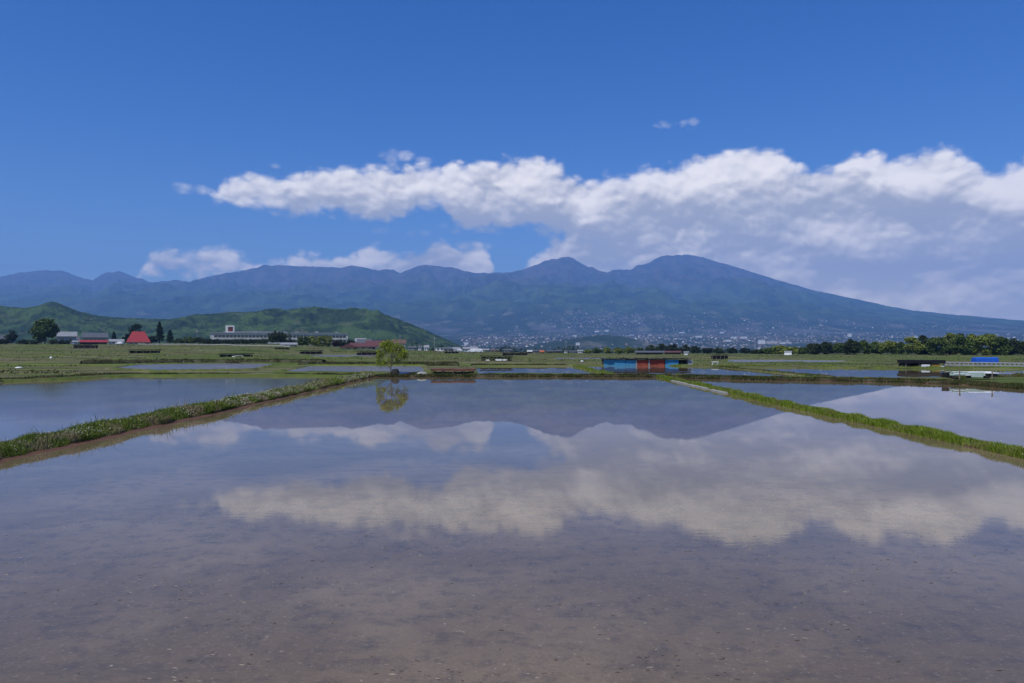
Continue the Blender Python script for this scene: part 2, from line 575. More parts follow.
def build_hill():
    pxs = np.arange(-130, 500, .9)
    Ys = np.linspace(1500, 2900, 300)
    U, Y = np.meshgrid((pxs - 512) / F, Ys)
    PX = U * F + 512
    X = U * Y
    ridgeY = 2350 + 60 * np.sin(PX / 40.0)
    crest = CH + (HZ - np.interp(PX, [p[0] for p in HILL], [p[1] for p in HILL])) / F * ridgeY
    crest = crest + 6
    front = sstep(Y, 1600 + 150 * np.sin(PX / 70), 2350) ** 0.85
    prof = np.where(Y < ridgeY, np.clip((Y - 1600) / (ridgeY - 1600), 0, 1), np.clip(1 - (Y - ridgeY) / 700, 0, 1))
    prof = prof * prof * (3 - 2 * prof)
    Z = -14 + prof * crest
    lump = (fbm(X / 170, Y / 260, 51, 4, .55, ridged=True) - .62)
    Z += lump * 105 * prof * np.clip((ridgeY - Y) / 300, 0.06, 1) * sstep(-PX, -470, -380)
    cr = np.maximum(vnoise(X / 11, Y / 11, 61), vnoise(X / 9 + 5, Y / 9, 62)) * 7 + vnoise(X / 5, Y / 5, 63) * 3
    Z += (cr - 5) * sstep(prof, 0.02, .12)
    m = mat("hill_wood", hill_mat, rough=1, spec=0)
    o = mesh_np("hill", np.stack([X, Y, Z], -1).reshape(-1, 3), grid_faces(*X.shape), m=m, smooth=False)
    tag(o, kind='structure', label="low green wooded hill behind the farm houses")


def hill_mat(N, b):
    p = N.n('ShaderNodeNewGeometry').outputs['Position']
    n1 = N.noise(p, 1 / 85, 7, .66)
    n2 = N.noise(N.vmul(p, (1, 1, .6)), 1 / 11, 4, .7)
    dark = N.mix(n2, (0.012, 0.024, 0.012), (0.035, 0.06, 0.022))
    bright = N.mix(n2, (0.024, 0.050, 0.016), (0.090, 0.140, 0.040))
    c = N.mix(N.smooth(n1, .44, .58), dark, bright)
    n3 = N.noise(p, 1 / 70, 3, .5)
    c = N.mix(N.m('MULTIPLY', N.smooth(n3, .6, .7), .6), c, (0.10, 0.10, 0.06))
    N.link(c, b.inputs['Base Color'])


build_hill()

# ================================================================== air
hz = bpy.data.materials.new("haze_air"); hz.use_nodes = True
nt = hz.node_tree; nt.nodes.clear()
pv = nt.nodes.new('ShaderNodeVolumePrincipled'); ou = nt.nodes.new('ShaderNodeOutputMaterial')
nt.links.new(pv.outputs[0], ou.inputs['Volume'])
pv.inputs['Color'].default_value = (0.27, 0.52, 1.0, 1)
pv.inputs['Density'].default_value = 7.8e-5
pv.inputs['Anisotropy'].default_value = 0.0
haze = MB().box(-19000, 19000, -300, 19000, -80, 2090).build("haze", hz)
tag(haze, kind='stuff', label="thin blue air haze over the whole plain")


# ================================================================== ground
# (row-wise height tables: valley floor, gently terraced up to the north-west)
WATERS = {   # name: (level, polygon in metres)
}


def pw(px, py, z):
    """point of the plane of height z seen at a pixel"""
    Y = (CH - z) * F / (py - HZ)
    return ((px - 512) / F * Y, Y)


WATERS['main'] = (0.0, [(-13.3, 2.2), (13.5, 2.2), (13.4, 40), (14.0, 73.4), (0, 74.2), (-13.9, 74.2), (-13.6, 40)])
WATERS['left'] = (0.02, [(-60, 2.2), (-14.9, 2.2), (-15.0, 40), (-15.2, 73.5), (-25, 75.5), (-38.3, 75.0), (-40.5, 67), (-44.0, 60), (-60, 52)])
WATERS['right'] = (-0.02, [(14.75, 2.2), (60, 2.2), (60, 30), (42, 38), (36.2, 50), (35.6, 58), (32.8, 62.4), (29.4, 64.6), (23, 67.2), (16.4, 70.5), (15.2, 71.6), (14.6, 40)])
WATERS['middle'] = (0.15, [(-3.6, 76.6), (9.6, 76.2), (8.6, 108), (-5.0, 108)])
WATERS['middle_b'] = (0.15, [(10.7, 76.2), (17, 74.6), (22, 70.6), (28.6, 68.2), (28.9, 104), (24.8, 107.5), (24.9, 111.5), (9.7, 111.5)])
WATERS['middle_c'] = (0.15, [(29.9, 67.8), (34, 66.2), (38.5, 66.0), (41, 69), (47, 71.5), (60, 69), (75, 69), (75, 93.5), (62, 95), (49.5, 97.5), (47, 99.5), (29.9, 101.5)])
WATERS['pond_a'] = (0.05, [pw(728, 362.4, .05), pw(860, 362.2, .05), pw(835, 360.4, .05), pw(760, 359.6, .05), pw(728, 359.6, .05)])
WATERS['pond_b'] = (0.4, [pw(112, 368.6, .4), pw(140, 364.4, .4), pw(235, 362.9, .4), pw(275, 363.8, .4), pw(250, 369.6, .4), pw(160, 371.0, .4)])
WATERS['pond_c'] = (0.25, [pw(280, 372.6, .25), pw(312, 365.6, .25), pw(420, 365.6, .25), pw(426, 373, .25)])
WATERS['pond_d'] = (1.0, [pw(303, 356.3, 1.), pw(320, 354.9, 1.), pw(375, 354.9, 1.), pw(378, 356.5, 1.), pw(330, 357.6, 1.)])
WATERS['pond_e'] = (0.3, [pw(545, 358.9, .3), pw(560, 357.8, .3), pw(605, 357.7, .3), pw(606, 359.2, .3)])
WATERS['pond_f'] = (0.1, [pw(0, 375.2, .1), pw(0, 375.1, .1), pw(1, 375.2, .1)])
del WATERS['pond_f']
for zz_, pp_ in ((1.15, [(150, 356.4), (180, 355.2), (240, 355.2), (256, 356.6)]), (0.5, [(120, 374.6), (175, 372.3), (262, 372.2), (240, 374.4)])):
    pass


def inpoly(x, y, poly):
    ins = np.zeros(x.shape, bool)
    n = len(poly)
    for i in range(n):
        x0, y0 = poly[i]; x1, y1 = poly[(i + 1) % n]
        if y0 == y1: continue
        c = ((y0 > y) != (y1 > y)) & (x < (x1 - x0) * (y - y0) / (y1 - y0) + x0)
        ins ^= c
    return ins


def polydist(x, y, poly):
    d = np.full(x.shape, 1e9)
    n = len(poly)
    for i in range(n):
        ax, ay = poly[i]; bx, by = poly[(i + 1) % n]
        dx, dy = bx - ax, by - ay
        t = np.clip(((x - ax) * dx + (y - ay) * dy) / (dx * dx + dy * dy + 1e-9), 0, 1)
        d = np.minimum(d, np.hypot(x - ax - t * dx, y - ay - t * dy))
    return d


YT = [0, 76, 100, 150, 300, 450, 650, 800, 1200, 2500, 4000, 7000, 9500, 20000]
ZL = [0.22, 0.22, .42, 1.15, 3.3, 5.0, 6.2, 5.0, -12, -14, 10, 140, 290, 700]
ZM = [0.22, 0.22, .34, .80, 1.05, .2, -1.2, -4, -12, -14, 10, 140, 290, 700]
ZR = [0.22, 0.22, .24, .2, -.1, -.9, -3, -6, -12, -14, 10, 140, 290, 700]


def ground_base(X, Y):
    px = 512 + X / np.maximum(Y, 30) * F
    zl, zm, zr = (np.interp(Y, YT, t) for t in (ZL, ZM, ZR))
    wl = 1 - sstep(px, 250, 470)
    wr = sstep(px, 430, 620)
    return zl * wl + zr * wr + zm * (1 - wl - wr)


def ground_z(X, Y, detail=True):
    z = ground_base(X, Y)
    # terraces
    off = fbm(X / 45, Y / 60, 71, 3) * 1.6
    st = .5
    q = (z + off) / st
    fr = q - np.floor(q)
    tz = (np.floor(q) + sstep(fr, .62, .98)) * st - off + .1
    k = sstep(Y, 100, 135) * (1 - sstep(Y, 900, 1100))
    z = z * (1 - k) + tz * k
    if detail:
        z = z + (fbm(X / 3.0, Y / 3.0, 81, 3) - .5) * .14 * sstep(Y, 40, 60) + (fbm(X / 14, Y / 20, 82, 3) - .5) * .25 * sstep(Y, 95, 140)
    # road embankment the photographer stands on
    z = z + sstep(-Y, -2.0, -.4) * 1.15
    return z


def carve(X, Y, Z):
    for lev, poly in WATERS.values():       # land lies flat around each pond
        if lev < .04: continue
        xs = [p[0] for p in poly]; ys = [p[1] for p in poly]
        near = (X > min(xs) - 25) & (X < max(xs) + 25) & (Y > min(ys) - 25) & (Y < max(ys) + 25)
        if not near.any(): continue
        d = polydist(X[near], Y[near], poly)
        Z[near] = np.minimum(Z[near], lev + .07 + np.maximum(d - 9, 0) * .12)
    for lev, poly in WATERS.values():
        xs = [p[0] for p in poly]; ys = [p[1] for p in poly]
        near = (X > min(xs) - 6) & (X < max(xs) + 6) & (Y > min(ys) - 6) & (Y < max(ys) + 6)
        if not near.any(): continue
        x, y, z = X[near], Y[near], Z[near]
        ins = inpoly(x, y, poly); d = polydist(x, y, poly)
        zz = np.where(ins, np.minimum(z, lev - .06 - np.minimum(d, 1) * .25), np.maximum(z, lev + .05))
        zz = np.where(ins, zz, np.where(d < .8, np.maximum(lev + .05 + d * .2, np.minimum(z, lev + .3)), z))
        Z[near] = zz
        if poly is WATERS['main'][1]:
            pass
    dm = polydist(X, Y, WATERS['main'][1])
    low = ((dm < 1.5) | inpoly(X, Y, WATERS['main'][1])) & (Y < 75.8) & (Y > 3.2)
    Z[low] = np.minimum(Z[low], -.15)
    dr = polydist(X, Y, WATERS['right'][1])
    low = (dr < 1.6) & (Y > 30) & (X > 14)
    Z[low] = np.minimum(Z[low], -.1)
    return Z


def near_cols():
    return np.concatenate([np.linspace(-.95, .95, 640)])


def gz(x, y):
    X, Y = np.array([float(x)]), np.array([float(y)])
    return float(carve(X, Y, ground_z(X, Y, False))[0])


def hit(px, py, y0=60, y1=1600):
    """where the view ray of a pixel meets the ground: world x, y, z"""
    Y = np.arange(y0, y1, .5); X = (px - 512) / F * Y
    zr = CH + (HZ - py) / F * Y
    zg = ground_base(X, Y)
    k = np.nonzero(zr <= zg + .02)[0]
    i = k[0] if len(k) else int(np.argmin(zr - zg))
    return float(X[i]), float(Y[i]), gz(X[i], Y[i])


def ground_mat(N, b):
    p = N.n('ShaderNodeNewGeometry').outputs['Position']
    x, y, z = N.sep(p)
    strip = N.noise(N.vmul(p, (.012, .075, 0)), 1, 3, .5, .3)
    strip2 = N.noise(N.vmul(p, (.02, .16, 0)), 1, 4, .6)
    fine = N.noise(p, .9, 6, .7)
    mid = N.noise(p, .12, 4, .6)
    green = N.mix(fine, (0.038, 0.060, 0.012), (0.125, 0.160, 0.036))
    lush = N.mix(fine, (0.045, 0.075, 0.012), (0.135, 0.175, 0.038))
    dry = N.mix(fine, (0.085, 0.075, 0.035), (0.17, 0.15, 0.08))
    soil = N.mix(fine, (0.075, 0.05, 0.032), (0.14, 0.10, 0.065))
    c = N.mix(N.smooth(mid, .42, .62), green, lush)
    c = N.mix(N.smooth(strip, .44, .56, 0, .75), c, dry)
    c = N.mix(N.smooth(strip2, .60, .66, 0, .45), c, soil)
    n3 = N.geo = N.n('ShaderNodeNewGeometry').outputs['Normal']
    nz = N.sep(n3)[2]
    c = N.mix(N.smooth(nz, .995, .96, 0, .4), c, green)
    # the far plain: woods, fields
    lines = N.smooth(N.noise(N.vmul(p, (.010, .34, 0)), 1, 3, .55, .2), .58, .66)
    c = N.mix(N.m('MULTIPLY', lines, .75), c, (0.018, 0.028, 0.010))       # rough uncut edges between plots
    lines2 = N.smooth(N.noise(N.vmul(p, (.013, .22, 3)), 1, 2, .5, .2), .60, .64)
    c = N.mix(N.m('MULTIPLY', lines2, .6), c, (0.19, 0.165, 0.10))
    lines3 = N.smooth(N.noise(N.vmul(p, (.012, .40, 7)), 1, 2, .5, .3), .60, .64)
    c = N.mix(N.m('MULTIPLY', N.m('MULTIPLY', lines3, .8), N.smooth(y, 75, 90)), c, N.mix(fine, (0.10, 0.14, 0.018), (0.19, 0.24, 0.035)))
    lines4 = N.smooth(N.noise(N.vmul(p, (.016, .55, 11)), 1, 2, .5, .3), .61, .66)
    c = N.mix(N.m('MULTIPLY', N.m('MULTIPLY', lines4, .85), N.smooth(y, 75, 90)), c, (0.020, 0.030, 0.010))
    fc = far_plain(N, p)
    c = N.mix(N.smooth(y, 700, 1200), c, fc)
    # wet mud below the waterline
    wet = N.m('MULTIPLY', N.smooth(z, .04, -.02), N.smooth(y, 125, 115))
    mud = N.mix(fine, (0.085, 0.045, 0.03), (0.16, 0.085, 0.055))
    c = N.mix(wet, c, mud)
    N.link(c, b.inputs['Base Color'])
    bp = N.n('ShaderNodeBump'); bp.inputs['Strength'].default_value = .8; bp.inputs['Distance'].default_value = .12
    N.link(N.noise(p, 2.2, 5, .7), bp.inputs['Height']); N.link(bp.outputs[0], b.inputs['Normal'])


M = {}
M['ground'] = mat("field_ground", ground_mat, rough=.95, spec=.1)


def build_ground():
    rows = np.concatenate([np.arange(-60, -4, 4.), np.arange(-4, 8, .4), np.arange(8, 60, 2), np.arange(60, 125, .45), np.arange(125, 330, 1.0),
                           np.arange(330, 720, 3.0), 720 * (13000 / 720) ** (np.linspace(0, 1, 170))])
    cols = near_cols()
    U, Y = np.meshgrid(cols, rows)
    X = U * (np.abs(Y) + 22)
    Z = ground_z(X, Y)
    # far relief
    Z += (fbm(X / 500, Y / 700, 91, 4) - .5) * 26 * sstep(Y, 1800, 3500)
    Z += 46 * np.exp(-((X - 470) / 210) ** 2 - ((Y - 3500) / 260) ** 2) + 26 * np.exp(-((X - 250) / 200) ** 2 - ((Y - 3300) / 260) ** 2)
    Z -= 260 * sstep(Y, 7500, 8800)
    Z = carve(X, Y, Z)
    o = mesh_np("ground", np.stack([X, Y, Z], -1).reshape(-1, 3), grid_faces(*X.shape), m=M['ground'], smooth=True)
    tag(o, kind='structure', label="grassy terraced fields and far plain")


build_ground()


# ------------------------------------------------------------------ water
def water_mat(N, b):
    p = N.n('ShaderNodeNewGeometry').outputs['Position']
    x, y, z = N.sep(p)
    n1 = N.noise(p, .22, 4, .6, .4)
    n2 = N.noise(p, 3.2, 7, .72)
    n3 = N.noise(p, 14, 4, .7)
    c = N.mix(N.smooth(n1, .38, .66), (0.150, 0.110, 0.064), (0.225, 0.168, 0.100))
    n4 = N.noise(N.vmul(p, (.7, 1.5, 1)), 1.1, 6, .7)
    c = N.mix(N.smooth(n2, .46, .68, 0, .5), c, (0.062, 0.052, 0.042))
    c = N.mix(N.smooth(n4, .50, .72, 0, .42), c, (0.055, 0.050, 0.045))      # straw and algae on the bed
    c = N.mix(N.smooth(n3, .54, .72, 0, .7), c, (0.26, 0.205, 0.145))
    c = N.mix(N.smooth(N.noise(p, 31, 3, .7), .5, .7, 0, .45), c, (0.08, 0.062, 0.045))        # pale clods
    sp = N.vor(N.vmul(p, (1, 1, 0)), 5.5)
    thin = N.smooth(N.noise(p, .9, 3, .6), .52, .62)
    c = N.mix(N.m('MULTIPLY', N.smooth(sp, .10, .06), thin), c, (0.34, 0.29, 0.23))
    N.link(c, b.inputs['Base Color'])
    b.inputs['Roughness'].default_value = .012
    b.inputs['IOR'].default_value = 1.34
    b.inputs['Specular IOR Level'].default_value = .5
    h = N.m('ADD', N.noise(N.vmul(p, (1.0, 3.2, 1)), 2.6, 4, .6), N.m('MULTIPLY', N.noise(N.vmul(p, (1, 1.6, 1)), 9, 2, .5), .22))
    bp = N.n('ShaderNodeBump'); bp.inputs['Distance'].default_value = .00050
    N.link(N.smooth(y, 32, 6, .05, 1.0), bp.inputs['Strength'])
    N.link(h, bp.inputs['Height']); N.link(bp.outputs[0], b.inputs['Normal'])


M['water'] = mat("paddy_water", water_mat)


def breezy(rough, dist):
    def f(N, b):
        water_mat(N, b)
        b.inputs['Roughness'].default_value = rough
        bp = [q for q in N.t.nodes if q.type == 'BUMP'][0]
        for l in list(bp.inputs['Strength'].links): N.t.links.remove(l)
        bp.inputs['Strength'].default_value = 1.0; bp.inputs['Distance'].default_value = dist
    return f


M['water_breezy'] = mat("paddy_water_breezy", breezy(.16, .004))
M['water_soft'] = mat("paddy_water_soft", breezy(.05, .0008))
for k, (lev, poly) in WATERS.items():
    # the sheet runs a little into the bank so the waterline is where ground and water meet
    cx = sum(p[0] for p in poly) / len(poly); cy = sum(p[1] for p in poly) / len(poly)
    pts = [(x + (.35 if x > cx else -.35), y + (.35 if y > cy else -.35), lev) for x, y in poly]
    o = MB().poly(pts, [tuple(range(len(pts)))]).build("water", M['water_breezy' if k.startswith("pond") else 'water_soft' if k == "left" else 'water'])
    tag(o, kind='structure', label="still brown water of a flooded rice paddy")


# ------------------------------------------------------------------ banks with grass
def grass_mat_f(dark, light, drycol):
    def f(N, b):
        g_ = N.n('ShaderNodeNewGeometry')
        r = g_.outputs['Random Per Island']; p = g_.outputs['Position']
        at = N.n('ShaderNodeAttribute'); at.attribute_name = 'kind'
        c = N.mix(r, dark, light)
        c = N.mix(N.smooth(N.noise(p, .8, 3, .6), .45, .62, 0, .85), c, drycol)
        c = N.mix(N.smooth(at.outputs['Fac'], .5, .6), c, (0.58, 0.57, 0.45))
        N.link(c, b.inputs['Base Color'])
    return f


M['grass'] = mat("bank_grass", grass_mat_f((0.055, 0.095, 0.012), (0.20, 0.25, 0.038), (0.27, 0.215, 0.12)), rough=.7, spec=.15)
M['grass_dark'] = mat("far_bank_sedge", grass_mat_f((0.018, 0.028, 0.008), (0.075, 0.085, 0.020), (0.10, 0.08, 0.04)), rough=.8, spec=.1)
M['grass_far'] = mat("far_bank_grass", grass_mat_f((0.032, 0.046, 0.010), (0.105, 0.12, 0.028), (0.15, 0.12, 0.065)), rough=.8, spec=.1)
M['grass_lush'] = mat("bank_grass_lush", grass_mat_f((0.06, 0.11, 0.008), (0.22, 0.29, 0.030), (0.17, 0.19, 0.045)), rough=.7, spec=.15)


def mud_f(N, b):
    p = N.n('ShaderNodeNewGeometry').outputs['Position']
    x, y, z = N.sep(p)
    n = N.noise(p, 6, 6, .65)
    c = N.mix(n, (0.060, 0.029, 0.017), (0.130, 0.064, 0.038))
    top = N.mix(n, (0.03, 0.038, 0.014), (0.09, 0.085, 0.035))
    c = N.mix(N.smooth(z, .04, .10), c, top)
    N.link(c, b.inputs['Base Color'])
    bp = N.n('ShaderNodeBump'); bp.inputs['Strength'].default_value = .9; bp.inputs['Distance'].default_value = .04
    N.link(n, bp.inputs['Height']); N.link(bp.outputs[0], b.inputs['Normal'])


M['mud'] = mat("bank_earth", mud_f, rough=.7, spec=.3)


def catenate(path, step):
    pts = [Vector(p) for p in path]; out = []
    for a, c in zip(pts[:-1], pts[1:]):
        n = max(2, int((c - a).length / step))
        for i in range(n): out.append(a + (c - a) * (i / n))
    out.append(pts[-1])
    return out


def bank(path, width, height, base=0.0, step=.35, seed=1, shelf=0.0, wob=.12):
    """earth ridge along a path; shelf = muddy foot on the +normal side"""
    P_ = catenate(path, step)
    n = len(P_)
    prof = [(-.5, -.25), (-.5, -.02), (-.44, .45), (-.34, .85), (-.15, 1.), (.12, .98), (.32, .82), (.44, .4), (.5, .02), (.5, -.25)]
    V = np.zeros((n, len(prof) + 1, 3))
    for i, p in enumerate(P_):
        t = (P_[min(i + 1, n - 1)] - P_[max(i - 1, 0)]).normalized()
        nx, ny = t.y, -t.x
        for j, (a, h) in enumerate(prof):
            V[i, j] = (p.x + nx * a * width, p.y + ny * a * width, base + h * height)
        V[i, -1] = (p.x + nx * (width * .5 + shelf), p.y + ny * (width * .5 + shelf), base - .06)
        if shelf: V[i, -2, 2] = base + .05
    x, y = V[..., 0], V[..., 1]
    V[..., 0] += (fbm(y * .35 + x * .1, y * .35, seed, 3) - .5) * wob + (fbm(x * 2.3, y * 2.3, seed + 2, 3) - .5) * wob * .8
    V[..., 2] += (fbm(x * 2.5, y * 2.5, seed + 5, 3) - .5) * height * .2
    return V


def blades(x, y, z, h, w, rng, lean=.35):
    n = len(x)
    a = rng.uniform(0, 2 * math.pi, n); l = rng.uniform(0, lean, n) * h; la = rng.uniform(0, 2 * math.pi, n)
    cx, sx_ = np.cos(a) * w / 2, np.sin(a) * w / 2
    lx, ly = np.cos(la) * l, np.sin(la) * l
    V = np.zeros((n, 5, 3))
    V[:, 0] = np.stack([x - cx, y - sx_, z - .02], -1); V[:, 1] = np.stack([x + cx, y + sx_, z - .02], -1)
    V[:, 2] = np.stack([x - cx * .7 + lx * .35, y - sx_ * .7 + ly * .35, z + h * .6], -1)
    V[:, 3] = np.stack([x + cx * .7 + lx * .35, y + sx_ * .7 + ly * .35, z + h * .6], -1)
    V[:, 4] = np.stack([x + lx, y + ly, z + h], -1)
    i = np.arange(n)[:, None] * 5
    return V.reshape(-1, 3), i + np.array([[0, 1, 3, 2]]), i + np.array([[2, 3, 4]])


def bank_grass(V, count, h, w, m, rng, skip_edge=True, flowers=0, dens=None, clump=.9, tall=0.0, name="grass", lab="tufted green grass on a paddy bank"):
    n, k = V.shape[:2]
    i = rng.random(count) ** (dens or 1.0) * (n - 1.001)
    j = rng.uniform(.9, k - (2.9 if skip_edge else 1.2), count)
    i0, j0 = i.astype(int), j.astype(int); fi, fj = (i - i0)[:, None], (j - j0)[:, None]
    p = V[i0, j0] * (1 - fi) * (1 - fj) + V[i0 + 1, j0] * fi * (1 - fj) + V[i0, j0 + 1] * (1 - fi) * fj + V[i0 + 1, j0 + 1] * fi * fj
    x, y, z = p.T
    cl = fbm(x * clump, y * clump, 7, 3)
    keep = (rng.random(count) < sstep(cl, .2, .4) * .6 + .4) & (y > 7)
    x, y, z, cl = x[keep], y[keep], z[keep], cl[keep]
    sc = .7 + .9 * sstep(cl, .3, .75)
    dist = np.clip(y / 22, 1, 3.2)
    hh = h * sc * rng.uniform(.5, 1.15, len(x)) * (1 + tall * (rng.random(len(x)) > .985) * 1.3)
    vv, q, t = blades(x, y, z, hh, w * dist * rng.uniform(.7, 1.3, len(x)), rng, .8)
    kind = np.zeros(len(vv))
    quads, tris = q, t
    if flowers:
        sel = rng.choice(len(x), flowers, p=(lambda a: a / a.sum())((sstep(fbm(x * .35, y * .35, 19, 3), .42, .6) + .1) / np.maximum(y, 8) ** .6))
        r = .014 * dist[sel] ** .5 * rng.uniform(.7, 1.5, flowers)
        fx, fy, fz = x[sel] + rng.normal(0, .04, flowers), y[sel] + rng.normal(0, .04, flowers), z[sel] + h * sc[sel] * rng.uniform(.8, 1.15, flowers)
        o_ = np.array([(1, 0, 0), (-1, 0, 0), (0, 1, 0), (0, -1, 0), (0, 0, 1), (0, 0, -1)], float)
        fv = np.stack([fx, fy, fz], -1)[:, None, :] + o_[None] * r[:, None, None]
        ft = np.array([(0, 2, 4), (2, 1, 4), (1, 3, 4), (3, 0, 4), (2, 0, 5), (1, 2, 5), (3, 1, 5), (0, 3, 5)])
        b0 = len(vv) + np.arange(flowers)[:, None, None] * 6
        tris = np.concatenate([t, (b0 + ft[None]).reshape(-1, 3)])
        vv = np.concatenate([vv, fv.reshape(-1, 3)]); kind = np.concatenate([kind, np.ones(flowers * 6)])
    o = mesh_np(name, vv, quads, tris, m=m, attr={'kind': kind})
    return tag(o, lab, kind='stuff')


def bank_obj(V, lab, m=None):
    o = mesh_np("ground", V.reshape(-1, 3), grid_faces(*V.shape[:2]), m=m or M['mud'], smooth=True)
    o.name = "bank_ground"
    return tag(o, lab, kind='structure')


rng = np.random.default_rng(11)
# left bank of the main paddy: wide, lush, with pale flower heads, reddish mud foot towards the main paddy
VL = bank([(-14.2, 1.5, 0), (-14.15, 20, 0), (-14.1, 35, 0), (-14.35, 55, 0), (-14.5, 76, 0)], 1.35, .26, 0, seed=3, shelf=.5, wob=.34)
bank_obj(VL, "earth ridge between the left and the middle paddy")
bank_grass(VL, 170000, .145, .016, M['grass'], rng, flowers=1900, dens=1.15, tall=1.0, lab="tall grass with pale flower heads on the left paddy bank")
VR = bank([(14.1, 1.5, 0), (14.0, 20, 0), (14.0, 40, 0), (14.45, 58, 0), (14.6, 74, 0)], .62, .13, 0, seed=8, shelf=0, wob=.08)
bank_obj(VR, "narrow earth ridge between the middle and the right paddy")
bank_grass(VR, 120000, .125, .017, M['grass_lush'], rng, skip_edge=False, flowers=60, dens=1.1, lab="bright short grass on the right paddy bank")
# far banks
far_banks = [
    ([(-42, 76.6, 0), (-26, 77.2, 0), (-15, 75.6, 0), (0, 75.2, 0), (14, 74.5, 0), (17.5, 72.0, 0), (23, 68.6, 0), (29.4, 66.1, 0), (33.4, 63.9, 0), (36.8, 60, 0), (37.6, 50, 0), (44, 38, 0), (62, 30, 0)], 1.7, .21, .0, 60000, .12),
    ([(10.15, 76, 0), (9.6, 92, 0), (9.15, 110, 0)], .8, .16, .15, 6000, .12),
    ([(29.25, 67, 0), (29.3, 90, 0), (29.3, 104, 0)], .75, .14, .15, 6000, .12),
    ([(-41.5, 76, 0), (-42, 68, 0), (-46, 59, 0), (-62, 51, 0)], 2.2, .26, .0, 9000, .15),
    ([(-6, 110, 0), (8, 109.6, 0)], 1.6, .2, .15, 5000, .15),
    ([(-64, 110, 0), (-52, 120.5, 0), (-38, 121.5, 0), (-30, 118, 0)], 1.6, .55, .4, 8000, .2),  # raised ridge added behind pond_b to block the red roof's reflection
    ([(-32, 111.5, 0), (-8, 110.8, 0)], 1.4, .35, .3, 6000, .18),  # likewise added along the rear of pond_c, to block reflections
    ([(24.5, 112, 0), (29, 105.6, 0), (46, 101.4, 0), (52, 98.6, 0), (76, 95, 0)], 2.0, .2, .15, 9000, .13),
    ([(38.5, 65, 0), (43, 68.5, 0), (50, 70, 0), (62, 67.5, 0)], 1.8, .22, .15, 9000, .15),
]
for i_, (pth, w_, h_, b_, cnt, gh) in enumerate(far_banks):
    gm = 'grass_dark' if i_ in (0, 4, 5, 6) else 'grass_lush' if i_ % 3 == 1 else 'grass_far'
    Vb = bank(pth, w_, h_, b_, step=.5, seed=20 + i_, wob=.2)
    bank_obj(Vb, "earth ridge between distant paddies")
    bank_grass(Vb, cnt, gh, .02, M[gm], rng, skip_edge=False, lab="rough grass on a distant paddy bank")


# ================================================================== trees
def leaf_mat(name, dark, light):
    def f(N, b):
        g_ = N.n('ShaderNodeNewGeometry')
        r = g_.outputs['Random Per Island']
        oc = N.n('ShaderNodeTexCoord').outputs['Object']
        n = N.noise(oc, .6, 3, .6)
        c = N.mix(N.m('ADD', N.m('MULTIPLY', r, .6), N.m('MULTIPLY', N.smooth(n, .35, .65), .4)), dark, light)
        N.link(c, b.inputs['Base Color'])
        tr = N.n('ShaderNodeBsdfTranslucent'); N.link(c, tr.inputs[0])
        ms = N.n('ShaderNodeMixShader'); ms.inputs[0].default_value = .18
        out = [q for q in N.t.nodes if q.type == 'OUTPUT_MATERIAL'][0]
        N.link(b.outputs[0], ms.inputs[1]); N.link(tr.outputs[0], ms.inputs[2]); N.link(ms.outputs[0], out.inputs[0])
    return mat(name, f, rough=.75, spec=.15)


LEAF = {
    'young': leaf_mat("leaf_young", (0.13, 0.18, 0.015), (0.34, 0.39, 0.05)),
    'green': leaf_mat("leaf_green", (0.035, 0.065, 0.014), (0.115, 0.16, 0.035)),
    'bright': leaf_mat("leaf_bright", (0.09, 0.13, 0.018), (0.27, 0.30, 0.06)),
    'dark': leaf_mat("leaf_dark", (0.010, 0.020, 0.010), (0.035, 0.055, 0.022)),
    'deep': leaf_mat("leaf_deep", (0.018, 0.032, 0.012), (0.055, 0.075, 0.026)),
    'red': leaf_mat("leaf_reddish", (0.04, 0.022, 0.014), (0.09, 0.045, 0.03)),
}
M['bark'] = mat("bark", worn((0.11, 0.085, 0.065), .4, 5, rough=.95))


def leaves_at(P_, size, rng, squash=1.0):
    n = len(P_)
    d = rng.normal(size=(n, 3)); d[:, 2] = np.abs(d[:, 2]) + .3; d /= np.linalg.norm(d, axis=1)[:, None]
    u = np.cross(d, rng.normal(size=(n, 3))); u /= np.linalg.norm(u, axis=1)[:, None]
    w = np.cross(d, u)
    s_ = size * rng.uniform(.55, 1.3, (n, 1))
    V = np.stack([P_ - u * s_, P_ - w * s_ * .6, P_ + u * s_, P_ + w * s_ * .6], 1)
    return V.reshape(-1, 3), np.arange(n * 4).reshape(n, 4)


